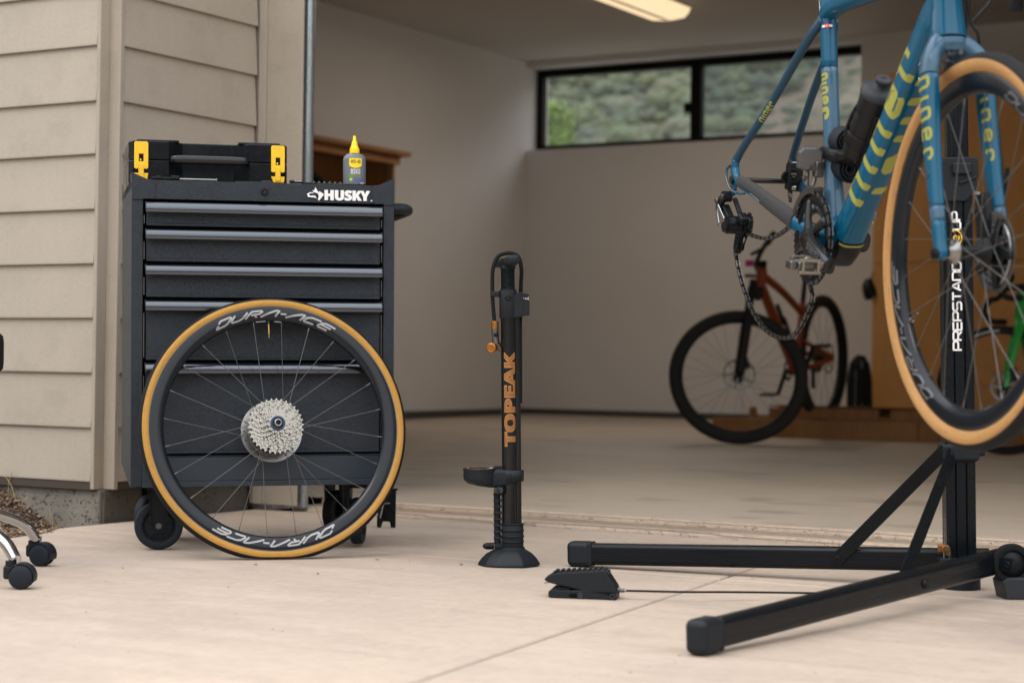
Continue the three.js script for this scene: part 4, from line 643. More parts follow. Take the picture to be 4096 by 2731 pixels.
// foot pedal with its cable
{
  const t = thing('foot_pedal', 'black ribbed foot pedal lying on the concrete with cable to the stand', 'foot pedal', [-1.975, .0006, -3.5024], .3506), P = MAT.plastic, Zs = [-.052, .006];
  const Wd = Zs[1] - Zs[0], pr = (pts, b = .002, holes) => prism(pts, Wd, b, holes).translate(0, 0, Zs[0]);
  mesh('base', [pr([[.004, .002], [.010, 0], [.151, 0], [.151, .020], [.120, .019], [.030, .017], [.010, .0185], [.004, .013]]), span(.012, .05, .015, .0225, Zs[0] + .004, Zs[1] - .008, .003)], P, t);
  mesh('slot', prism([[.050, .0055], [.053, .0030], [.070, .0030], [.070, .0105], [.053, .0105], [.050, .008]], .001).translate(0, 0, Zs[1] + .0002), MAT.dark, t);
  mesh('treadle', [pr([[-.0045, .040], [.002, .047], [.012, .0515], [.028, .0545], [.121, .0625], [.126, .0605], [.147, .030], [.151, .022], [.151, .010], [.147, .0055], [.140, .0055], [.085, .0155], [.045, .0245], [.020, .0285], [.004, .032], [-.004, .0365]], .0025), Array.from({ length: 9 }, (_, k) => bx(.017 + k * .0118, .0548 + k * .00095, (Zs[0] + Zs[1]) / 2,   .0068, .0050, Wd * .96, .0020, 0, 0, .085)), span(.1245, .132, .052, .060, Zs[0] + .006, Zs[1] - .006, .003)], P, t);
  mesh('pin', [latheZ([[0, .0015], [.004, .0015], [.0055, .0025], [.0066, .0015], [.0068, 0]], 24).translate(.0735, .0068, Zs[1]), latheZ([[.0030, .0012], [.0042, .003], [.0056, .0028], [.0062, 0]], 24).translate(.1432, .0072, Zs[1])], MAT.plasticGrey, t);
  mesh('cable_adjuster', [cyl(.1535, .0185, -.020, .0072, .004, 'x', 6), cyl(.1610, .0180, -.020, .0044, .009, 'x', 16), cyl(.1575, .0182, -.020, .0024, .006, 'x', 12)], MAT.graphite, t); mesh('ferrule', cyl(.1675, .0178, -.020, .0024, .004, 'x', 12), MAT.steel, t);
  const c = Math.cos(.3506), s = Math.sin(.3506), toL = (X, Y, Z) => { const x = X + 1.975, z = Z + 3.5024; return [x * c - z * s, Y, x * s + z * c]; };
  mesh('cable', tube([[.168, .0178, -.020], [.22, .0185, -.020], [.30, .020, -.018], toL(-1.62, .018, -3.70), toL(-1.50, .012, -3.83), toL(-1.40, .006, -3.94), toL(-1.33, .006, -4.02), toL(-1.305, .012, -4.08), toL(-1.296, .03, -4.13)], .0024, 80, 10), MAT.black, t);
}

// office chair at the left edge: only two castors, two legs and the seat edge reach the frame
{
  const A = [-3.2588, -3.2924], B = [-2.9717, -2.9412]; 
  const mx = (A[0] + B[0]) / 2, mz = (A[1] + B[1]) / 2, dx = B[0] - A[0], dz = B[1] - A[1], L = Math.hypot(dx, dz), R = L / 2 / Math.sin(PI / 5), h = R * Math.cos(PI / 5), C = [mx - dz / L * -h * -1, mz + dx / L * h];
  const cx = mx + (-Math.abs(dz / L)) * h, cz = mz + Math.abs(dx / L) * h;
  const t = thing('office_chair', 'black swivel chair on chromed star base at the left edge', 'office chair', [cx, 0, cz]);
  const a0 = Math.atan2(A[1] - cz, A[0] - cx), a1 = Math.atan2(B[1] - cz, B[0] - cx); let st = a1 - a0; while (st > PI) st -= 2 * PI; while (st < -PI) st += 2 * PI; const sg = Math.sign(st) * 2 * PI / 5;
  const turns = [3.45, 3.75, .6, 1.4, 2.2];
  for (let k = 0; k < 5; k++) {
    const a = a0 + sg * k, c = Math.cos(a), s = Math.sin(a), r = R, P = (f, y) => [c * f * r, y, s * f * r];
    mesh('leg', loftTube([[...P(.12, .150), .024, .016], [...P(.40, .148), .021, .014], [...P(.70, .130), .018, .013], [...P(.90, .098), .016, .0115], [...P(.985, .060), .014, .010]], { n: 28, seg: 20, side: [-s, 0, c], pow: 2.6 }), MAT.chrome, t);
    const g = part('castor', t); g.position.set(c * r, 0, s * r); g.rotation.y = turns[k];
    mesh('wheel', [1, -1].map(q => latheZ([[0, .0035], [.020, .0035], [.0258, .006], [.0265, .012], [.0262, .016], [.0235, .0205], [.012, .0225], [0, .0228]].map(([rr, z]) => [rr, q * z]), 40).translate(-.008, .0266, 0)), MAT.rubberGrey, g);
    const hood = []; for (let i = 0; i <= 14; i++) { const b = .35 + i / 14 * (PI * .99); hood.push([-.008 + .0305 * Math.cos(b), .0266 + .0305 * Math.sin(b)]); } for (let i = 14; i >= 0; i--) { const b = .35 + i / 14 * (PI * .99); hood.push([-.008 + .0272 * Math.cos(b), .0266 + .0272 * Math.sin(b)]); }
    mesh('hood', [prism(hood, .036, .001).translate(0, 0, -.018), bx(.021, .036, 0, .020, .030, .022, .006), cyl(.016, .0555, 0, .0115, .010, 'y', 20)], MAT.plastic, g);
    mesh('stem', [cyl(0.0, .062, 0, .006, .02, 'y', 16)], MAT.chrome, g);
  }
  mesh('column', [cyl(0, .26, 0, .025, .24, 'y', 28), cyl(0, .15, 0, .045, .05, 'y', 28)], MAT.black, t);
  const seat = new THREE.Group(); seat.name = 'seat'; seat.position.set(0, 0, 0); t.add(seat);
  const ang = Math.atan2(-3.214 - cz, -3.3065 - cx), rs = .19;
  mesh('cushion', loftTube([[0, .462, 0, .235, .235], [0, .475, 0, .247, .247], [0, .545, 0, .247, .247], [0, .565, 0, .225, .225]], { n: 10, seg: 48, side: [1, 0, 0], pow: 2 }), MAT.rubber, seat);
  mesh('backrest', mv(bx(-rs - .02, .85, 0, .06, .55, .44, .03), 0, 0, 0, 0, -ang), MAT.rubber, t); mesh('back_stem', mv(bx(-rs + .0, .52, 0, .03, .25, .06, .01), 0, 0, 0, 0, -ang), MAT.black, t);
}

// ================================================================ BLUE GRAVEL BICYCLE IN THE STAND
GLYPH.r = { w: .56, s: [[[.16, 0], [0, 0], [0, 1]], [[0, .86], [.08, 1], [.42, 1], [.56, .84], [.56, .52]]] };
function chainAlong(ctrl, closed = false) {                  // roller chain: alternating inner and outer plates, rollers
  const c = new THREE.CatmullRomCurve3(ctrl.map(p => V3(...p)), closed, 'centripetal'), n = Math.round(c.getLength() / .0127), out = [], dark = [], pl = new THREE.BoxGeometry(.0175, .0078, .0011), rl = new THREE.CylinderGeometry(.0037, .0037, .0066, 8).rotateX(PI / 2);
  const P = c.getSpacedPoints(n);
  for (let i = 0; i < n; i++) {
    const a = P[i], b = P[i + 1], d = b.clone().sub(a).normalize(), z = V3(0, 0, 1).addScaledVector(d, -d.z).normalize(), y = z.clone().cross(d), m = new THREE.Matrix4().makeBasis(d, y, z).setPosition(a.clone().add(b).multiplyScalar(.5)), o = i % 2 ? .0022 : .0034;
    for (const s of [-1, 1]) (i % 2 ? dark : out).push(pl.clone().translate(0, 0, s * o).applyMatrix4(m)); dark.push(rl.clone().translate(-.0063, 0, 0).applyMatrix4(m));
  }
  return [out, dark];
}
const onTube = (at, u0, L, th0, th1, h, off = .0005) => (x, y) => at(u0 + x / L, th0 + (th1 - th0) * y / h, off);
{
  const t = thing('gravel_bicycle', 'blue gravel bicycle with lime lettering clamped high in the repair stand', 'bicycle', [-1.4027, .7697, -3.6814]);
  t.rotation.order = 'YZX'; t.rotation.set(.0085, -.7993, -.2122);
  const fr = part('frame', t), B = MAT.blue, G = MAT.blueGrey, D = MAT.blueDark;
  // down tube
  const dt = loftTube([[.030, -.030, 0, .030, .030], [.062, .004, 0, .031, .034], [.105, .064, 0, .029, .0315], [.2086, .2072, 0, .0275, .0305], [.3243, .3876, 0, .0265, .0300], [.3800, .472, 0, .026, .031], [.418, .520, 0, .022, .026]], { n: 60, seg: 40, pow: 3.0 });
  mesh('down_tube', dt, B, fr);
  const dAt = dt.userData.at, dS = dt.userData.atS, hS = .052, keysN = ['n', 'i', 'n', 'e', 'r'], gapN = .885, tN = .0145;
  mesh('lettering', [strokeText(keysN, hS, tN, (x, y) => dS(.176 + x * .95, -1.18 + 2.15 * y / hS, .0005), { gap: gapN, sx: 1.43 }), strokeText(keysN, hS, tN, (x, y) => dS(.528 - x * .95, PI + 1.72 - 2.1 * y / hS, .0005), { gap: gapN, sx: 1.43 })], MAT.lime, fr);
  mesh('protector', (() => { const g = new THREE.PlaneGeometry(1, 1, 24, 8); return bend(g, (x, y) => dS(.006 + (y + .5) * .066, -PI / 2 + x * 2.5, .0009)); })(), MAT.cageBlack, fr);
  mesh('protector_print', [bend(new THREE.PlaneGeometry(1, 1, 20, 2), (x, y) => dS(.066 + y * .004, -PI / 2 + x * 1.9, .0016))], MAT.lime, fr);
  // bottom bracket shell, seat tube in two tones
  mesh('bottom_bracket', [cyl(0, 0, 0, .0265, .086, 'z', 36), loftTube([[-.02, .01, 0, .034, .028], [.03, .0, 0, .036, .030], [.062, .03, 0, .032, .034]], { n: 12, seg: 24, pow: 3 })], B, fr);
  const stP = [[.004, .02, 0, .030, .026], [-.012, .072, 0, .021, .021], [-.034, .14, 0, .0172, .0175], [-.075, .27, 0, .0168, .0172], [-.098, .345, 0, .0168, .0172], [-.132, .455, 0, .0168, .018], [-.152, .525, 0, .0168, .0172]];
  const stl = loftTube(stP.slice(0, 5), { n: 30, seg: 28, pow: 2.3 }), stu = loftTube(stP.slice(4), { n: 16, seg: 28, pow: 2.3 });
  mesh('seat_tube', stl, G, fr); mesh('seat_tube', stu, B, fr, 'bright blue upper end of the seat tube');
  mesh('lettering', strokeText(keysN, .024, .0068, (x, y) => stl.userData.at(.955 - x / .335, .55 - 1.5 * y / .024, .0005), { gap: .42, sx: .78 }), MAT.lime, fr);
  const fl = part('flag_sticker', fr), F = (x, y, o) => stu.userData.at(.37 + y / .19, -.95 + x / .017, .0006 + o), q = (x0, x1, y0, y1, o, m, n) => mesh(n, bend(new THREE.PlaneGeometry(x1 - x0, y1 - y0, 8, 1).translate((x0 + x1) / 2, (y0 + y1) / 2, 0), (x, y) => F(x, y, o)), m, fl);
  q(-.011, .011, -.0055, .0055, 0, M([.01, .03, .20], .5), 'field'); q(-.011, .011, -.0020, .0020, .0003, MAT.white, 'bar');
  mesh('ring', bend(new THREE.RingGeometry(.0016, .0042, 20, 1).translate(-.001, 0, 0), (x, y) => F(x, y, .0006)), M([.75, .03, .03], .5), fl); mesh('disc', bend(new THREE.CircleGeometry(.0018, 12).translate(-.001, 0, 0), (x, y) => F(x, y, .0008)), M([.9, .55, .02], .5), fl);
  mesh('seat_post', rod([-.147, .51, 0], [-.262, .89, 0], .0136, .0136, 24), MAT.carbon, t); mesh('post_clamp', [loftTube([[-.1505, .520, 0, .0188, .0195], [-.1565, .540, 0, .0188, .0195]], { n: 1, seg: 28 })], MAT.black, t);
  mesh('saddle', loftTube([[-.42, .905, 0, .065, .014], [-.34, .915, 0, .062, .022], [-.25, .912, 0, .035, .022], [-.15, .905, 0, .020, .016]], { n: 20, seg: 20 }), MAT.black, t);
  // top tube, head tube
  mesh('top_tube', loftTube([[-.138, .452, 0, .0185, .017], [-.10, .470, 0, .020, .0165], [.05, .499, 0, .021, .0165], [.22, .528, 0, .021, .018], [.36, .549, 0, .022, .024], [.40, .556, 0, .022, .026]], { n: 40, seg: 28, pow: 2.8 }), B, fr);
  mesh('head_tube', loftTube([[.4345, .431, 0, .0325, .033], [.4290, .447, 0, .0315, .031], [.418, .480, 0, .028, .028], [.400, .535, 0, .0255, .026], [.388, .572, 0, .0255, .026]], { n: 24, seg: 32, pow: 2.2, side: [0, 0, 1] }), B, fr);
  mesh('head_gusset', loftTube([[.352, .432, 0, .022, .026], [.385, .462, 0, .025, .030], [.418, .492, 0, .026, .026]], { n: 10, seg: 24, pow: 2.6 }), B, fr);
  // stays
  for (const s of [1, -1]) {
    const stay = loftTube([[-.128, .446, .012 * s, .0095, .0125], [-.155, .412, .024 * s, .0085, .012], [-.30, .256, .044 * s, .0075, .0105], [-.415, .136, .064 * s, .0075, .0100], [-.434, .111, .068 * s, .0085, .0115]], { n: 36, seg: 18, side: [0, 0, 1] }); mesh('seat_stay', stay, D, fr);
    if (s > 0) mesh('lettering', strokeText(keysN, .016, .0036, (x, y) => stay.userData.atS(.312 - x, 1.75 - 1.6 * y / .016, .0005), { gap: .42, sx: .86 }), MAT.lime, fr);
    mesh('dropout', [loftTube([[-.433, .114, .068 * s, .0085, .0115], [-.432, .093, .069 * s, .0085, .0125], [-.412, .074, .069 * s, .0085, .0125], [-.385, .068, .069 * s, .008, .012]], { n: 20, seg: 16 }), cyl(-.42, .07, .070 * s, .014, .012, 'z', 24)], B, fr);
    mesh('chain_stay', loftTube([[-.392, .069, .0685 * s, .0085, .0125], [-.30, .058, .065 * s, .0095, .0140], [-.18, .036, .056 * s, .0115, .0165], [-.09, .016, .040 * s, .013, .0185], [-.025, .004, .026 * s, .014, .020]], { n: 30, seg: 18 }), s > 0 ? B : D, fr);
  }
  mesh('stay_guard', loftTube([[-.392, .0705, .0690, .0100, .0138], [-.30, .0602, .0657, .0112, .0148], [-.22, .0450, .060, .0127, .0172], [-.135, .0270, .0488, .0138, .0186], [-.105, .020, .043, .0143, .0193]], { n: 24, seg: 18 }), MAT.guard, fr, 'dusty black guard wrapped on the right chain stay');
  const csAt = loftTube([[-.392, .0705, .0690, .0100, .0138], [-.30, .0602, .0657, .0112, .0148], [-.22, .0450, .060, .0127, .0172]], { n: 4, seg: 8 }).userData.at;
  mesh('stay_sticker', bend(new THREE.PlaneGeometry(1, 1, 16, 4), (x, y) => csAt(.42 + x * .70 + y * .10, -1.30 + y * 2.1, .0009)), B, fr);
  mesh('thru_axle', [cyl(-.42, .07, 0, .0062, .15, 'z', 20), cyl(-.42, .07, .079, .009, .006, 'z', 20)], MAT.blackGloss, t);
  mesh('hanger', [prism([[-.432, .080], [-.408, .078], [-.410, .05], [-.420, .034], [-.434, .030], [-.442, .040], [-.436, .058]], .007, .0006).translate(0, 0, .068), tube([[-.437, .098, .079], [-.447, .090, .082], [-.442, .070, .083], [-.415, .048, .080], [-.38, .044, .074], [-.35, .048, .071]], .0022, 30, 8)], B, fr);
  mesh('shift_cable', tube([[-.437, .099, .080], [-.449, .091, .083], [-.443, .071, .084], [-.417, .049, .081], [-.385, .044, .076]], .0030, 30, 8), MAT.graphite, t);
  // fork
  const fk = part('fork', t);
  for (const s of [1, -1]) {
    const zz = s, P = [[.438, .418, .018 * zz, .024, .027], [.452, .408, .036 * zz, .017, .025], [.472, .388, .050 * zz, .0155, .0235], [.4815, .366, .054 * zz, .0150, .0225]], Q = [[.4815, .366, .054 * zz, .0150, .0225], [.5182, .2724, .056 * zz, .0140, .0205], [.5550, .1850, .058 * zz, .0125, .0175], [.5750, .1420, .059 * zz, .0118, .0160]], Rr = [[.5750, .1420, .059 * zz, .0118, .0160], [.5865, .1180, .0595 * zz, .0113, .0150]], W = [[.5865, .1180, .0595 * zz, .0113, .0150], [.604, .084, .0605 * zz, .0105, .0130], [.6141, .066, .061 * zz, .0105, .0125], [.619, .058, .061 * zz, .008, .009]];
    mesh('fork_shoulder', loftTube(P, { n: 18, seg: 24, pow: 2.5 }), G, fk);
    const leg = loftTube(Q, { n: 30, seg: 24, pow: 2.6 }); mesh('fork_leg', leg, B, fk); mesh('fork_band', loftTube(Rr, { n: 4, seg: 24, pow: 2.6 }), G, fk); mesh('fork_tip', loftTube(W, { n: 14, seg: 24, pow: 2.6 }), B, fk);
    mesh('lettering', [strokeText(keysN, .024, .0060, (x, y) => leg.userData.atS(.006 + x, s > 0 ? -.55 + 1.6 * y / .024 : .15 + 1.2 * y / .024, .0005), { gap: .80, sx: 1.22 })], MAT.lime, fk);
    for (const u of [.30, .62, .92]) { const v = leg.userData.at(u, s > 0 ? .0 : PI, .0005); mesh('mount_bolt', cyl(v.x, v.y, v.z, .0036, .003, 'z', 12), MAT.steelDull, fk); }
  }
  mesh('crown', [loftTube([[.4352, .4285, 0, .0330, .0335], [.4395, .416, 0, .0345, .033], [.446, .402, 0, .030, .026]], { n: 8, seg: 32, pow: 2.2 })], G, fk); mesh('crown_bolt', [cyl(.4705, .4115, -.008, .0048, .006, 'x', 16), cyl(.472, .4085, .016, .003, .006, 'x', 12)], MAT.steelDull, fk);
  mesh('crown_seam', loftTube([[.4356, .4296, 0, .0326, .0331], [.4350, .4312, 0, .0326, .0331]], { n: 1, seg: 32, pow: 2.2 }), MAT.black, fk);
  // steering column, stem and drop bar (above the frame), hoses
  const bar = part('handlebar', t); mesh('stem', [cyl(.3815, .592, 0, .0255, .03), rod([.376, .608, 0], [.468, .640, 0], .0165, .0165, 20)], MAT.black, bar);
  mesh('drop_bar', tube([[.43, .522, -.215], [.50, .520, -.218], [.545, .56, -.216], [.55, .615, -.212], [.50, .648, -.205], [.474, .644, -.17], [.472, .643, 0], [.474, .644, .17], [.50, .648, .205], [.55, .615, .212], [.545, .56, .216], [.50, .520, .218], [.43, .522, .215]], .0155, 120, 14), MAT.rubber, bar);
  for (const s of [1, -1]) mesh('brake_lever', [loftTube([[.52, .645, .208 * s, .016, .02], [.60, .665, .209 * s, .017, .022], [.615, .70, .209 * s, .013, .014]], { n: 10, seg: 16 }), loftTube([[.595, .650, .209 * s, .006, .010], [.612, .59, .211 * s, .006, .009], [.590, .545, .212 * s, .005, .008]], { n: 14, seg: 10 })], MAT.black, bar);
  mesh('light_mount', [bx(.30, .502, -.200, .016, .032, .022, .003, 0, .1, 0), cyl(.315, .500, -.235, .0085, .042, 'z', 16), bx(.303, .5145, -.203, .012, .010, .018, .003)], MAT.black, t);
  mesh('brake_hose', [tube([[.36, .58, -.14], [.355, .508, -.118], [.395, .478, -.075], [.432, .463, -.045], [.4550, .446, -.046], [.4560, .415, -.056], [.475, .37, -.0735], [.52, .27, -.0745], [.56, .175, -.075], [.578, .13, -.074]], .0027, 70, 8), tube([[.40, .60, -.03], [.428, .52, -.034], [.441, .470, -.036], [.455, .446, -.046]], .0030, 24, 8)], MAT.black, t);
  // front wheel
  const fw = part('front_wheel', t); fw.position.set(.6141, .07, 0);
  { const rc = .3292, cr = .0190, a = (b, c, n) => Array.from({ length: n + 1 }, (_, i) => { const g = b + (c - b) * i / n; return [rc + cr * Math.cos(g), cr * Math.sin(g)]; });
    mesh('tread', latheZ([[rc + cr * Math.cos(-1.12) - .0006, cr * Math.sin(-1.12) * .98], ...a(-1.12, 1.12, 16).map(([r, z]) => [r + .0009 - (Math.abs(Math.abs(z) - .0105) < .0022 ? .0008 : 0), z * 1.02]), [rc + cr * Math.cos(1.12) - .0006, cr * Math.sin(1.12) * .98]], 220), MAT.tread, fw);
    for (const s of [1, -1]) mesh('sidewall', latheZ(a(s * 1.10, s * 2.50, 12), 220), MAT.gum2, fw);
    mesh('rim', latheZ([...rimProfile(-.003).map(([r, z]) => [r, -z]), ...rimProfile(-.003).reverse()], 200), MAT.carbon, fw);
    for (const rot of [.78, .78 + PI]) rimText(fw, M([.16, .16, .17], .35, .4), .285, r => rimZ(r, -.003), 1, 0, .345, .0205, rot);
    for (let k = 0; k < 24; k++) { const g = (15 * k + 4) * PI / 180, right = k % 2, cross = (Math.floor(k / 2) % 2 ? 1 : -1) * (right ? .85 : .9), r0 = right ? .022 : .028, z0 = right ? .036 : -.024, A = [.2785 * Math.cos(g), .2785 * Math.sin(g), right ? .001 : -.001], Bq = [r0 * Math.cos(g + cross), r0 * Math.sin(g + cross), z0]; mesh('spoke', [rod(A, Bq, .0009, .0009, 6), rod(A, A.map((v, i) => v + (Bq[i] - v) * .05), .0019, .0016, 8)], MAT.spoke, fw); }
    const va = 3.79; mesh('valve', [rod([.279 * Math.cos(va), .279 * Math.sin(va), 0], [.242 * Math.cos(va), .242 * Math.sin(va), 0], .0026, .0018, 10), cyl(0, 0, 0, .005, .008, 'x', 12).rotateZ(va).translate(.275 * Math.cos(va), .275 * Math.sin(va), 0)], MAT.steelDull, fw);
    mesh('hub', latheZ([[0, -.05], [.010, -.05], [.013, -.03], [.022, -.027], [.026, -.024], [.026, -.021], [.014, -.015], [.0105, .010], [.0105, .026]], 40), MAT.black, fw); mesh('hub_flange', latheZ([[.0105, .0262], [.014, .030], [.021, .0335], [.0225, .035], [.0225, .0375], [.014, .041], [.0115, .050], [0, .0505]], 40), MAT.steel, fw);
    const n = 5, ri = []; mesh('rotor', [latheZ([[.060, -.0402], [.0725, -.0402], [.0725, -.0420], [.060, -.0420]], 80), []], MAT.steelDull, fw); each('rotor_arm', Array.from({ length: n }, (_, k) => prism([[-.012, .016], [.010, .016], [.022, .063], [.008, .063]], .0030).rotateZ(k * 2 * PI / n).translate(0, 0, -.0372)), MAT.black, fw);
    mesh('rotor_fins', [latheZ([[.036, -.0395], [.0588, -.0385], [.0598, -.0402], [.0598, -.042], [.036, -.0435]], 60)], MAT.chrome, fw); mesh('rotor_carrier', latheZ([[0, -.034], [.022, -.034], [.036, -.0375], [.037, -.0440], [.024, -.046], [0, -.047]], 40), MAT.black, fw); }
  mesh('front_axle', [cyl(.6141, .066, .0735, .0095, .008, 'z', 24), cyl(.6141, .066, .0775, .0068, .004, 'z', 6)], MAT.black, t);
  mesh('front_caliper', [prism([[-.025, -.035], [.012, -.04], [.022, -.01], [.018, .035], [-.008, .045], [-.028, .02]], .035, .005).rotateZ(.35).translate(.565, .128, -.068), tube([[.568, .215, -.074], [.570, .18, -.073], [.566, .155, -.066]], .0042, 12, 10), cyl(.556, .150, -.030, .0045, .008, 'z', 12)], MAT.black, t);
  each('caliper_bolt', [cyl(.548, .165, -.028, .005, .010, 'z', 12), cyl(.540, .135, -.032, .006, .006, 'z', 12)], MAT.steel, t);
  // crankset
  const cs = part('crankset', t);
  mesh('outer_ring', mv(gear(.0985, 48, .0028, .0058, .0800), 0, 0, .0462), MAT.blackGloss, cs); mesh('ring_face', [latheZ([[.0915, .0487], [.0800, .0502], [.0715, .0490], [.0715, .0465], [.0915, .0465]], 72)], MAT.blackMatte, cs); mesh('inner_ring', mv(gear(.067, 32, .0024, .0055, .0520), 0, 0, .0390), MAT.steelDull, cs);
  const armPts = [[0, 0, .060, .0145, .020], [.045, -.0075, .068, .0150, .0215], [.11, -.0185, .076, .0140, .0200], [.155, -.026, .0795, .0130, .0180], [.180, -.0302, .0805, .0110, .0150]];
  const arm = loftTube(armPts, { n: 30, seg: 24, pow: 2.8 });
  mesh('crank_arm', [arm, loftTube([[0, 0, .044, .019, .019], [0, 0, .066, .0175, .0175], [0, 0, .068, .012, .012]], { n: 6, seg: 30, side: [1, 0, 0] }), [.62, 1.95, 3.6, 4.95].map(a => loftTube([[.012 * Math.cos(a), .012 * Math.sin(a), .055, .0085, .013], [.045 * Math.cos(a), .045 * Math.sin(a), .0535, .0065, .0105], [.081 * Math.cos(a), .081 * Math.sin(a), .0495, .0050, .0100]], { n: 10, seg: 16 }))], MAT.blackGloss, cs);
  mesh('crank_cap', [cyl(0, 0, .0685, .0085, .003, 'z', 24), cyl(.168, -.0282, .088, .007, .003, 'z', 6)], MAT.graphite, cs);
  { const k = letters('DURA-ACE', .0080, { depth: .0002, sx: 1.2 }); mesh('lettering', bend(k, (x, y) => { const f = .06 + x, v = arm.userData.at(Math.min(.98, (f + .0) / .182), .28 - (y - .004) / .013, .0005); return v; }, .006), MAT.silverInk, cs); }
  mesh('left_arm', [loftTube([[.018, -.003, -.058, .016, .022], [-.06, .010, -.068, .012, .018], [-.168, .028, -.078, .010, .013]], { n: 16, seg: 18, pow: 2.8 }), cyl(0, 0, -.0555, .019, .02, 'z', 24)], MAT.blackGloss, cs);
  const pedal = (x, y, s) => { const g = part('pedal', t); g.position.set(x, y, 0); mesh('pedal_axle', [cyl(0, 0, s * .091, .0072, .016, 'z', 16), cyl(0, 0, s * .098, .0088, .006, 'z', 6), cyl(0, 0, s * .128, .0105, .05, 'z', 20)], MAT.steel, g); mesh('pedal_body', [bx(0, 0, s * .130, .042, .0165, .040, .005), bx(.0, .0, s * .157, .030, .019, .016, .004)], MAT.steelDull, g); mesh('pedal_cage', [bx(.026, .012, s * .128, .008, .007, .046, .002), bx(-.028, .011, s * .128, .010, .006, .040, .002), bx(.026, -.012, s * .128, .008, .007, .046, .002), bx(.030, 0, s * .112, .006, .026, .006, .002), bx(.030, 0, s * .144, .006, .026, .006, .002), mv(new THREE.TorusGeometry(.0155, .0026, 8, 24, PI), .016, 0, s * .128, 0, PI / 2, 0)], MAT.nickel, g); };
  pedal(.168, -.0282, 1); pedal(-.168, .0282, -1);
  // derailleurs, brake caliper, chain
  const fd = part('front_derailleur', t);
  mesh('motor_box', prism([[-.026, -.018], [-.026, .014], [-.016, .026], [.012, .027], [.024, .018], [.026, -.006], [.014, -.020], [-.010, -.024]], .032, .004).rotateY(PI / 2 - .25).translate(-.072, .158, .040), MAT.graphite, fd);
  each('link', [bx(-.040, .140, .030, .020, .034, .020, .004), rod([-.055, .135, .048], [-.048, .105, .050], .0045), rod([-.045, .130, .032], [-.040, .105, .040], .0045), cyl(-.034, .142, .044, .0065, .008, 'x', 16), cyl(-.052, .118, .052, .006, .01, 'x', 16)], MAT.steelDull, fd);
  { const cage = []; for (let k = 0; k <= 10; k++) { const a = .95 + k / 10 * 1.25; cage.push([.107 * Math.cos(a), .107 * Math.sin(a)]); } for (let k = 10; k >= 0; k--) { const a = .95 + k / 10 * 1.25; cage.push([.093 * Math.cos(a), .093 * Math.sin(a)]); } mesh('cage', [prism(cage, .0016).rotateZ(.55).translate(0, 0, .0545), prism(cage, .0016).rotateZ(.55).translate(0, 0, .0345), tube([[-.108, .035, .0535], [-.120, .018, .052], [-.124, .0, .050], [-.112, -.012, .047]], .0018, 12, 6)], MAT.steelDull, fd); }
  const cal = part('rear_caliper', t);
  mesh('caliper_body', [prism([[-.018, -.034], [.012, -.036], [.020, -.010], [.018, .028], [-.004, .036], [-.020, .022]], .030, .004).translate(-.375, .090, -.068), Array.from({ length: 5 }, (_, k) => bx(-.352, .079 + k * .0065, -.042, .016, .0028, .020, .0008)), cyl(-.384, .084, -.041, .014, .01, 'x', 20), rod([-.372, .056, -.045], [-.352, .032, -.04], .0055, .0035)], MAT.black, cal);
  each('caliper_bolt', [cyl(-.366, .116, -.052, .0062, .022, 'z', 16), cyl(-.357, .094, -.044, .006, .006, 'x', 16), cyl(-.36, .063, -.047, .006, .01, 'z', 16), cyl(-.360, .046, -.042, .0048, .012, 'x', 6)], MAT.steel, cal);
  const rd = part('rear_derailleur', t);
  mesh('mount', [cyl(-.4340, .030, .083, .0125, .020, 'z', 24), loftTube([[-.434, .030, .088, .008, .012], [-.448, .010, .094, .007, .011], [-.446, -.006, .094, .007, .010]], { n: 10, seg: 14 })], MAT.black, rd); each('mount_bolt', [cyl(-.434, .030, .0945, .0065, .004, 'z', 20), cyl(-.4475, .018, .103, .006, .004, 'z', 20)], MAT.steel, rd);
  mesh('outer_plate', prism([[-.452, .004], [-.440, .012], [-.392, -.014], [-.400, -.024], [-.424, -.036], [-.434, -.038]], .005, .001, [[[-.440, .000], [-.410, -.016], [-.424, -.028], [-.436, -.010]].reverse()]).translate(0, 0, .096), MAT.chrome, rd); mesh('inner_plate', [prism([[-.452, .004], [-.436, .012], [-.388, -.014], [-.398, -.034], [-.430, -.038]], .018, .003).translate(0, 0, .074), bx(-.405, .012, .066, .05, .009, .010, .002, 0, 0, -.6)], MAT.black, rd);
  mesh('knuckle', [cyl(-.395, -.030, .074, .0205, .036, 'z', 32), cyl(-.395, -.030, .095, .017, .008, 'z', 32), bx(-.372, -.012, .062, .030, .018, .020, .004, 0, 0, -.4)], MAT.blackMatte, rd);
  const cg = [[-.404, -.018], [-.380, -.014], [-.362, -.026], [-.366, -.040], [-.388, -.052], [-.404, -.072], [-.410, -.090], [-.424, -.094], [-.432, -.082], [-.428, -.060]];
  mesh('cage', [.056, .040].map(z => prism(cg, .0022, .0005, [[[-.400, -.028], [-.380, -.030], [-.396, -.046]].reverse(), [[-.408, -.056], [-.402, -.064], [-.418, -.080], [-.420, -.066]].reverse()]).translate(0, 0, z)), MAT.black, rd);
  mesh('pulley', [mv(gear(.0235, 12, .004, .005, .004), -.366, -.020, .0475), latheZ([[.006, .0545], [.014, .054], [.0145, .0445], [.006, .044]], 24).translate(-.366, -.020, 0)], MAT.blackMatte, rd); mesh('pulley', mv(gear(.0215, 12, .004, .005, .004), -.416, -.078, .0475), MAT.blackMatte, rd);
  const wrap = []; for (let k = 0; k <= 12; k++) { const a = (158 - k * 20.2) * PI / 180; wrap.push([.0950 * Math.cos(a), .0950 * Math.sin(a), .0477]); }
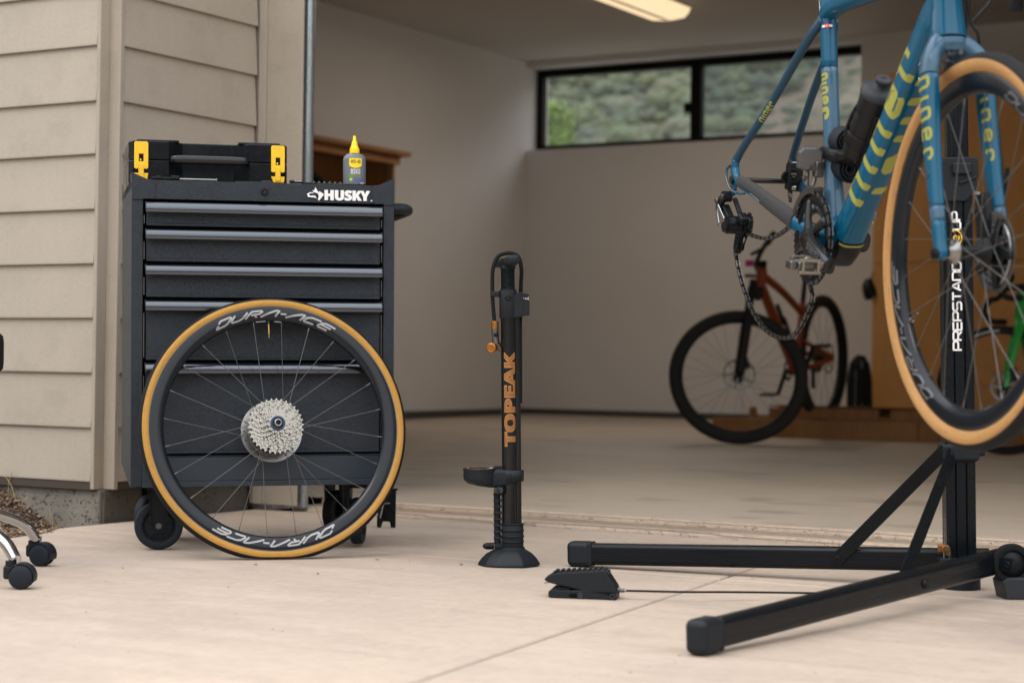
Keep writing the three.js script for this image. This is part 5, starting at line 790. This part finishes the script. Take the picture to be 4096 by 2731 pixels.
  const [plates, rollers] = chainAlong([[-.437, -.098, .050], [-.4425, -.082, .0495], [-.430, -.062, .049], [-.395, -.045, .049], [-.372, -.045, .049], [-.345, -.045, .049], [-.290, -.043, .0488], [-.2405, -.0364, .0485], [-.19, -.022, .048], [-.143, -.002, .048], [-.112, .018, .0477], ...wrap, [.030, -.118, .0475], [-.006, -.174, .0470], [-.055, -.2150, .0462], [-.1165, -.2347, .0462], [-.20, -.2390, .0470], [-.28, -.2210, .0476], [-.3365, -.1934, .0482], [-.400, -.1450, .049], [-.437, -.098, .050]]); const ch = part('chain', t); mesh('outer_plates', plates, MAT.steel, ch); mesh('inner_plates', rollers, MAT.black, ch);
  // bottle in its cage, rolled spare tube strapped to the seat tube
  const bt = thing('water_bottle', 'black water bottle in the cage on the blue bicycle', 'water bottle', [-1.4027, .7697, -3.6814]); bt.rotation.copy(t.rotation);
  const bm = new THREE.Matrix4().makeRotationZ(-Math.atan2(.084, .150)).setPosition(.088, .186, 0), inB = g => { const c = g.clone(); c.applyMatrix4(bm); return c; };
  mesh('bottle_body', inB(lathe([[0, 0], [.030, 0], [.0345, .004], [.0350, .06], [.0350, .088], [.0330, .094], [.0330, .102], [.0350, .107], [.0352, .138], [.0300, .143]], 40)), M([.008, .008, .009], .4, 0, { specularIntensity: .5 }), bt);
  mesh('lid', inB(lathe([[.0335, .139], [.0365, .140], [.0370, .1435], [.0350, .1530], [.0250, .1585], [.0150, .1600], [.0150, .163], [.0115, .165], [.0115, .170], [.0160, .171], [.0165, .1775], [.0150, .1805], [.0060, .1805], [.0055, .1785], [0, .1785]], 40)), MAT.plasticGrey, bt);
  const cage = part('bottle_cage', t);
  mesh('cage_strap', inB(lathe([[.0360, .030], [.0385, .031], [.0385, .052], [.0360, .053]], 40)), MAT.cageBlack, cage);
  mesh('cage_arm', [1, -1].map(s => inB(tube([[.030, .02, .016 * s], [-.005, .035, .0375 * s], [-.022, .085, .030 * s], [-.026, .118, .014 * s], [-.030, .120, 0]], .0035, 40, 8))).concat(inB(span(.0365, .041, .004, .115, -.012, .012, .002)), inB(bx(.0, -.004, 0, .055, .008, .03, .003))), MAT.cageBlack, cage);
  const sp = thing('spare_tube', 'rolled black spare inner tube strapped to the blue seat tube', 'inner tube', [-1.4027, .7697, -3.6814]); sp.rotation.copy(t.rotation);
  const oval = (cy, cz, a, b, rot, n) => Array.from({ length: n }, (_, i) => { const f = 1 - i * (.86 / n), o = [], q2 = []; for (let k = 0; k < 28; k++) { const g = k / 28 * 2 * PI; o.push([a * f * Math.cos(g), b * f * Math.sin(g)]); q2.push([(a * f - .0021) * Math.cos(g), (b * f - .0021) * Math.sin(g)]); } return prism(o, .044 - (i % 2) * .004, .0008, [q2.reverse()]).rotateZ(rot).rotateY(PI / 2).translate(-.048, cy, cz); });
  mesh('coil', oval(.206, -.007, .0275, .0235, .9, 6).map(g => g.translate(.014, 0, 0)), MAT.rubberGrey, sp); mesh('coil', oval(.147, -.014, .0255, .0285, .3, 6).map(g => g.translate(.026, 0, 0)), MAT.rubberGrey, sp);
  mesh('strap', loftTube([[-.058, .173, -.010], [.024, .173, -.012]].map(([x, y, z]) => [x, y, z, .0355, .0150]), { n: 2, seg: 24, pow: 4 }), MAT.cageBlack, sp);
}

// ================================================================ INSIDE THE GARAGE
{ // ceiling lamp: glowing wrap diffuser and the light of the same size under it
  RectAreaLightUniformsLib.init();
  const t = thing('ceiling_lamp', 'long wrap around ceiling lamp glowing warm in the garage', 'ceiling lamp', [-5.56, 2.925, -10.82]);
  const L = 1.24, prof = [[-.165, -.015], [-.150, -.050], [-.120, -.078], [-.03, -.088], [.03, -.088], [.120, -.078], [.150, -.050], [.165, -.015]];
  mesh('diffuser', prism(prof, L, .004).translate(0, 0, -L / 2), MAT.lampGlow, t); mesh('housing', [span(-.17, .17, -.016, -.002, -L / 2 - .01, L / 2 + .01, .002), span(-.016, .016, -.0895, -.086, -L / 2 + .03, L / 2 - .03, .001)], MAT.lampBody, t);
  const l = new THREE.RectAreaLight(0xffeedd, 15, .30, L); l.position.set(-5.56, 2.925 - .095, -10.82); l.rotation.x = -PI / 2; scene.add(l);
}
{ // tall plywood cabinet
  const x0 = -4.24, x1 = -2.1, z1 = -11.85, y0 = floorY(-11.85), y1 = 2.44, t = thing('plywood_cabinet', 'tall plywood cabinet at the right end of the rear garage wall', 'cabinet', [x0, y0, z1]);
  const m = MAT.ply; mesh('carcass', [span(0, .02, 0, y1 - y0, -1.0, -.022), span(.02, x1 - x0, 0, y1 - y0, -1.0, -.98), span(.02, x1 - x0, y1 - y0 - .02, y1 - y0, -.98, -.022)], m, t);
  const yj = 1.19 - y0; for (let k = 0; k < 2; k++) for (const [a, b] of [[.06, yj - .002], [yj + .002, y1 - y0]]) mesh('door', span(.001 + k * 1.07, 1.067 + k * 1.07, a, b, -.02, 0, .002), m, t);
  mesh('plinth', span(.02, x1 - x0, 0, .055, -.9, -.05), MAT.woodDark, t);
}
{ // low rack of timber boards the bicycles stand in
  const fy = floorY(-10.5), t = thing('timber_rack', 'low rack of stacked timber boards holding the orange bicycle', 'bike rack', [-4.78, fy, -10.52]);
  const w = MAT.wood, d = MAT.woodDark;
  for (const [x, X] of [[0, 1.30], [1.303, 2.9]]) mesh('beam', span(x, X, 0, .112, -.045, 0, .003), w, t, x ? undefined : 'lower front timber beam');
  mesh('beam', span(.0, 2.9, 0, .108, -.62, -.575, .003), w, t);
  for (let k = 0; k < 8; k++) mesh('joist', span(.02 + k * .38, .058 + k * .38, .0, .1, -.574, -.046), w, t);
  for (const [x, X] of [[.20, .235], [.33, 1.02], [1.10, 1.60], [1.68, 2.9]]) mesh('board', span(x, X, .113, .178, -.14, -.10, .003), w, t);
  mesh('board', span(.20, 2.9, .113, .178, -.60, -.56, .003), w, t); mesh('board', span(.2, 2.9, .1785, .186, -.56, -.14 - .27, .002), d, t);
}
const KNOB = M([.030, .028, .026], .9, 0, { specularIntensity: .3 });
function simpleBike(t, o) {                                  // frame, wheels, fork and bar from a few measures; x forward, y up, z to its right
  const { R, tw, fc, cs, drop, frame, ha, fl, steer = 0, mtb } = o, K = mtb ? 1.12 : 1.15, FA = [fc, drop], RA = [-cs, drop], ax = V3(-Math.cos(ha), Math.sin(ha), 0), off = mtb ? .044 : .045;
  const hb = V3(FA[0], FA[1], 0).addScaledVector(ax, fl).add(V3(-off * Math.sin(ha), -off * Math.cos(ha), 0)), ht = hb.clone().addScaledVector(ax, mtb ? .115 : .15);
  const turn = m => { const q = new THREE.Matrix4().makeTranslation(hb).multiply(new THREE.Matrix4().makeRotationAxis(ax, -steer)).multiply(new THREE.Matrix4().makeTranslation(hb.clone().negate())); return g => { const c = g.clone(); c.applyMatrix4(q); return c; }; }, T = turn();
  const wheel = (name, [x, y], f) => { const w = part(name, t), at = g => f(g.translate(x, y, 0)), rim = R - tw * (mtb ? 1.75 : 1.9), p = []; for (let k = 0; k <= 18; k++) { const a = -2.35 + k / 18 * 4.7; p.push([R - tw + tw * Math.cos(a) + (mtb && k > 4 && k < 14 ? (k % 2) * .006 : 0), tw * Math.sin(a)]); }
    mesh('tyre', at(latheZ(p, 120)), mtb ? KNOB : MAT.rubber, w); mesh('rim', at(latheZ([[rim + .008, -.013], [rim - .010, -.010], [rim - .016, 0], [rim - .010, .010], [rim + .008, .013]], 100)), MAT.black, w);
    if (mtb) each('tyre_print', [.1, 1.35, 3.0].map((a, i) => at(new THREE.RingGeometry(rim + .012, rim + .026, 30, 1, a + (i === 1 ? 0 : 0), .34).translate(0, 0, -.021))), M([.42, .42, .42], .6), w); else mesh('rim_print', at(new THREE.RingGeometry(rim - .006, rim + .004, 24, 1, 1.2, .5).translate(0, 0, -.0135)), M([.4, .4, .4], .5), w);
    for (let k = 0; k < 28; k++) { const a = k / 28 * 2 * PI, s = k % 2 ? 1 : -1, c = (k % 4 < 2 ? 1 : -1) * 1.2; mesh('spoke', at(rod([(rim - .014) * Math.cos(a), (rim - .014) * Math.sin(a), 0], [.028 * Math.cos(a + c), .028 * Math.sin(a + c), s * .028], .0011, .0011, 5)), MAT.spoke, w); }
    mesh('hub', at(latheZ([[0, -.05], [.012, -.05], [.030, -.030], [.016, -.02], [.014, .02], [.030, .03], [.012, .05], [0, .05]], 24)), MAT.black, w);
    mesh('rotor', [at(latheZ([[mtb ? .082 : .066, -.042], [mtb ? .092 : .078, -.042], [mtb ? .092 : .078, -.044], [mtb ? .082 : .066, -.044]], 60)), ...[0, 1, 2, 3, 4].map(k => at(prism([[-.006, .02], [.006, .02], [.012, .085], [0, .085]].map(([a, b]) => [a, b * (mtb ? 1 : .83)]), .002).rotateZ(k * 1.257).translate(0, 0, -.044)))], MAT.steelDull, w); };
  wheel('rear_wheel', RA, g => g); wheel('front_wheel', FA, T);
  const fk = part('fork', t), cw = tw + .022; for (const s of [1, -1]) { const z = s * (cw + .012), a = V3(FA[0], FA[1], z), top = hb.clone().add(V3(off * Math.sin(ha), off * Math.cos(ha), 0)).addScaledVector(ax, .02).setZ(z); const mid = a.clone().lerp(top, .58);
    if (mtb) { mesh('lower_leg', T(rod(a.toArray(), mid.toArray(), .027, .030, 16)), MAT.blackGloss, fk); mesh('stanchion', T(rod(mid.toArray(), top.toArray(), .021, .021, 16)), MAT.black, fk); } else mesh('fork_leg', T(loftTube([[...hb.toArray().slice(0, 2), s * .02, .018, .026], [...V3(0, 0, 0).lerpVectors(hb, a, .25).setZ(z).toArray(), .016, .022], [...a.toArray(), .010, .013]], { n: 16, seg: 14 })), o.forkMat ?? frame, fk); }
  mesh('crown', [T(rod(hb.clone().addScaledVector(ax, -.03).setZ(-cw - .012).toArray(), hb.clone().addScaledVector(ax, -.03).setZ(cw + .012).toArray(), .022, .022, 12)), mtb ? T(rod(V3(0, 0, -cw).add(V3(FA[0], FA[1], 0)).addScaledVector(ax, R + .04).toArray(), V3(0, 0, cw).add(V3(FA[0], FA[1], 0)).addScaledVector(ax, R + .04).toArray(), .018, .018, 12)) : []], mtb ? MAT.black : o.forkMat ?? frame, fk);
  mesh('caliper', T(bx(FA[0] - .05, FA[1] + .06, -.05, .04, .07, .03, .006)), MAT.black, fk);
  const f = part('frame', t), st = o.seat, H = hb.toArray(), Ht = ht.toArray();
  mesh('head_tube', rod(H, Ht, .027 * K, .026 * K, 18), frame, f);
  mesh('down_tube', loftTube([[...hb.clone().addScaledVector(ax, .03).toArray(), .022 * K, .028 * K], [H[0] * .5, H[1] * .5 + .015, 0, .023 * K, .029 * K], [.01, .01, 0, .026 * K, .030 * K]], { n: 16, seg: 16 }), frame, f);
  mesh('top_tube', loftTube([[...ht.clone().addScaledVector(ax, -.03).toArray(), .018 * K, .022 * K], [(Ht[0] + st[0]) / 2, (Ht[1] + st[1]) / 2 + .0, 0, .017 * K, .020 * K], [...st, 0, .016 * K, .018 * K]], { n: 16, seg: 16 }), frame, f);
  mesh('seat_tube', rod([0, 0, 0], [st[0] * 1.12, st[1] * 1.12 + .02, 0], .0195, .0185, 16), frame, f); mesh('bottom_bracket', cyl(0, 0, 0, .03, .08, 'z', 24), frame, f);
  for (const s of [1, -1]) { mesh('seat_stay', loftTube([[...(o.stay ?? st), .03 * s, .009, .013], [(RA[0] + (o.stay ?? st)[0]) / 2, (RA[1] + (o.stay ?? st)[1]) / 2, .055 * s, .009, .013], [RA[0], RA[1] + .01, .070 * s, .009, .013]], { n: 12, seg: 12 }), frame, f); mesh('chain_stay', loftTube([[-.02, 0, .035 * s, .010, .018], [RA[0], RA[1], .070 * s, .009, .014]], { n: 6, seg: 12 }), frame, f); }
  mesh('seat_post', rod([st[0] * 1.12, st[1] * 1.12 + .02, 0], [st[0] * 1.12 - .09, st[1] * 1.12 + .29, 0], .015, .015, 14), MAT.black, t);
  mesh('saddle', loftTube([[st[0] * 1.12 - .22, st[1] * 1.12 + .33, 0, .065, .016], [st[0] * 1.12 - .1, st[1] * 1.12 + .34, 0, .045, .022], [st[0] * 1.12 + .05, st[1] * 1.12 + .325, 0, .018, .016]], { n: 12, seg: 16 }), MAT.black, t);
  const B = ht.clone().addScaledVector(ax, .04).add(V3(mtb ? .04 : .09, .01, 0)), bw = mtb ? .38 : .21;
  mesh('handlebar', [T(rod(ht.toArray(), ht.clone().addScaledVector(ax, .05).toArray(), .022, .022, 14)), T(rod(ht.clone().addScaledVector(ax, .035).toArray(), B.toArray(), .018, .018, 12)), ...(mtb ? [T(tube([[B.x - .07, B.y + .02, -bw], [B.x - .03, B.y + .02, -.18], [B.x, B.y, 0], [B.x - .03, B.y + .02, .18], [B.x - .07, B.y + .02, bw]], .014, 40, 10)), ...[1, -1].map(s => T(rod([B.x - .07, B.y + .02, s * bw], [B.x - .05, B.y + .02, s * (bw - .13)], .0175, .0175, 12))), ...[1, -1].map(s => T(bx(B.x + .01, B.y, s * (bw - .17), .10, .018, .018, .006, 0, s * .7)))] : [T(tube([[B.x - .02, B.y - .13, -bw], [B.x + .06, B.y - .11, -bw], [B.x + .085, B.y - .05, -bw], [B.x + .04, B.y, -bw], [B.x, B.y, -bw + .05], [B.x, B.y, bw - .05], [B.x + .04, B.y, bw], [B.x + .085, B.y - .05, bw], [B.x + .06, B.y - .11, bw], [B.x - .02, B.y - .13, bw]], .0155, 90, 10))])], MAT.black, t);
  const c = part('crankset', t); mesh('chain_ring', mv(gear(mtb ? .066 : .095, mtb ? 32 : 44, .004, .006, .045), 0, 0, .045), MAT.black, c); for (const s of [1, -1]) { mesh('crank_arm', rod([0, 0, s * .06], [s * .1, -s * .138, s * .075], .015, .012, 12), MAT.black, c); mesh('pedal', bx(s * .1, -s * .138, s * .13, .09, .016, .09, .005), MAT.black, c); }
  mesh('cassette', [0, 1, 2, 3, 4].map(k => mv(gear(.09 - k * .013, 36 - k * 4, .003, .006, .02), RA[0], RA[1], .025 + k * .006)), MAT.steelDull, t); mesh('derailleur', [bx(RA[0] - .01, RA[1] - .06, .06, .05, .05, .03, .008), bx(RA[0] + .03, RA[1] - .13, .05, .03, .11, .02, .006)], MAT.black, t);
}
{
  const t = thing('mountain_bicycle', 'orange mountain bicycle with its front wheel turned out of the timber rack', 'bicycle', [-4.190, .480, -10.40]); t.rotation.order = 'YZX'; t.rotation.set(0, -PI / 2, -.088);
  simpleBike(t, { R: .384, tw: .032, fc: .77, cs: .435, drop: .035, frame: MAT.orangePaint, ha: 1.155, fl: .535, steer: 1.10, mtb: true, seat: [-.12, .33], stay: [-.05, .17] });
  mesh('shock', [rod([.19, .315, 0], [.05, .14, 0], .024, .022, 16), rod([.26, .40, 0], [.19, .315, 0], .013, .013, 12)], MAT.black, t); mesh('bottle', [rod([.235, .26, 0], [.10, .115, 0], .036, .036, 20)], M([.30, .28, .25], .5), t); mesh('grip_accent', [cyl(.535, .655, .05, .020, .035, 'z', 16)], MAT.pink, t);
}
{
  const t = thing('road_bicycle', 'bright green road bicycle parked by the plywood cabinet at the right edge', 'bicycle', [-2.650, .335, -10.05]); t.rotation.order = 'YZX'; t.rotation.set(0, -PI / 2, 0);
  simpleBike(t, { R: .340, tw: .0150, fc: .575, cs: .41, drop: .070, frame: MAT.greenPaint, ha: 1.27, fl: .375, seat: [-.135, .45], steer: 1.12 });
}
{ // dark stand-in beside the cabinet for a bicycle seen end-on, its bar grip above
  const z = -11.42, t = thing('bike_proxy', 'dark upright stand-in with silver strips for a bicycle seen end-on, left of the plywood cabinet', 'proxy_shape', [-4.160, floorY(z), z]);
  mesh('body', loftTube([[0, .0, 0, .075, .07], [0, .10, 0, .08, .075], [-.005, .34, 0, .078, .072], [-.003, .45, 0, .06, .058], [.004, .50, 0, .025, .024]], { n: 24, seg: 28, side: [1, 0, 0], pow: 2.6 }), MAT.rubber, t); each('strip', [rod([-.045, .14, .062], [-.030, .46, .048], .006), rod([.038, .14, .066], [.028, .46, .050], .006), rod([-.005, .14, .076], [-.004, .40, .070], .004)], MAT.steelDull, t);
  mesh('lower_block', bx(0, .10, .02, .15, .16, .13, .03), MAT.black, t);
}
{  // domed shape standing in for the bar grip of the end-on bicycle
  const t = thing('grip_proxy', 'small black stand-in for the bar grip of the end-on bicycle beside the plywood cabinet', 'grip_proxy', [-4.262, 1.02, -11.90]);
  mesh('shell', mv(lathe([[.075, -.06], [.082, -.02], [.075, .03], [.05, .065], [0, .078]], 32).scale(.75, 1, 1), 0, 0, 0, 0, 0, .25), MAT.black, t); mesh('strap', tube([[.0, .07, 0], [.005, .11, 0], [.015, .13, 0]], .004, 10, 6), MAT.black, t);
}
{ // tool shelf on the left wall with a hanging tyre and small tools
  const t = thing('tool_shelf', 'brown wooden tool shelf on the left garage wall behind the bottle', 'shelf', [-7.575, 1.0, -10.0]);
  mesh('shelf_board', span(0, .45, .90, .93, -.66, 1.6, .003), MAT.wood, t); mesh('fascia', span(.38, .40, .84, .899, -.60, 1.6, .002), MAT.wood, t); mesh('back_board', span(.004, .022, .0, .899, -.92, 1.6, .002), MAT.wood, t); mesh('side_board', span(.023, .37, -.2, .899, -.58, -.555, .002), MAT.wood, t);
  const y = thing('hanging_tyre', 'dark bicycle tyre hanging under the wooden tool shelf', 'tyre', [-7.25, 1.40, -9.55]); mesh('tyre', new THREE.TorusGeometry(.30, .026, 14, 64).rotateY(1.15), MAT.rubber, y);
  const g = thing('grease_tube', 'pale grey grease tube hanging at the right end of the tool shelf', 'tube', [-7.20, 1.56, -10.50]); mesh('tube', [cyl(0, .06, 0, .028, .20, 'y', 20), cyl(0, -.055, 0, .012, .03, 'y', 14)], M([.30, .32, .34], .4), g); mesh('hook', tube([[0, .16, 0], [0, .25, 0], [.0, .28, -.01]], .004, 10, 6), MAT.steelDull, g);
  const r = rng(31); for (let k = 0; k < 5; k++) { const z = -9.35 - k * .27, h = .10 + .10 * r(), p = thing('hand_tool', ['black pliers on the back board of the tool shelf, nearest the post', 'dark spanner on the shelf back board left of the bottle', 'dark cable cutter on the shelf back board behind the bottle cap', 'black screwdriver on the shelf back board right of the bottle', 'dark wrench hanging last at the far end of the shelf board'][k], 'hand tool', [-7.535, 1.50 + .14 * r(), z], PI / 2); mesh('handle', [mv(bx(0, -h / 2, 0, .018, h, .014, .006), 0, 0, 0, 0, 0, .35), mv(bx(0, -h / 2, 0, .018, h, .014, .006), 0, 0, 0, 0, 0, -.2)], MAT.rubber, p); mesh('jaw', mv(bx(0, .035, 0, .026, .07, .012, .005), 0, 0, 0, 0, 0, .08), MAT.steelDull, p); }
}
{ // crumbs of dry leaf and grit on the drive
  const r = rng(88), l = [], d = []; for (let k = 0; k < 90; k++) { const z = -2.2 - r() * 2.7, x = -3.7 + r() * 2.9, s = .0008 + .0026 * r() * r() * r(); l.push(mv(new THREE.BoxGeometry(s * 2.2, .0008, s), x, .0012, z, 0, r() * 6, (r() - .5) * .3)); }
  for (const [x, z, s] of [[-2.687, -3.893, .010], [-2.86, -3.62, .008], [-2.10, -3.72, .007], [-2.46, -3.93, .010], [-2.62, -3.55, .006]]) d.push(mv(prism([[-s, 0], [-s * .3, s * .5], [s, s * .2], [s * .5, -s * .4]], .0012).rotateX(-PI / 2), x, .002, z, .2, z * 9));
  const a = mesh('leaf_litter', [...l, ...d], M([.17, .10, .06], .9)); a.userData = { kind: 'stuff', label: 'tiny brown leaf crumbs and grit scattered on the tan concrete', category: 'leaf litter' };
}
renderer.render(scene, camera);
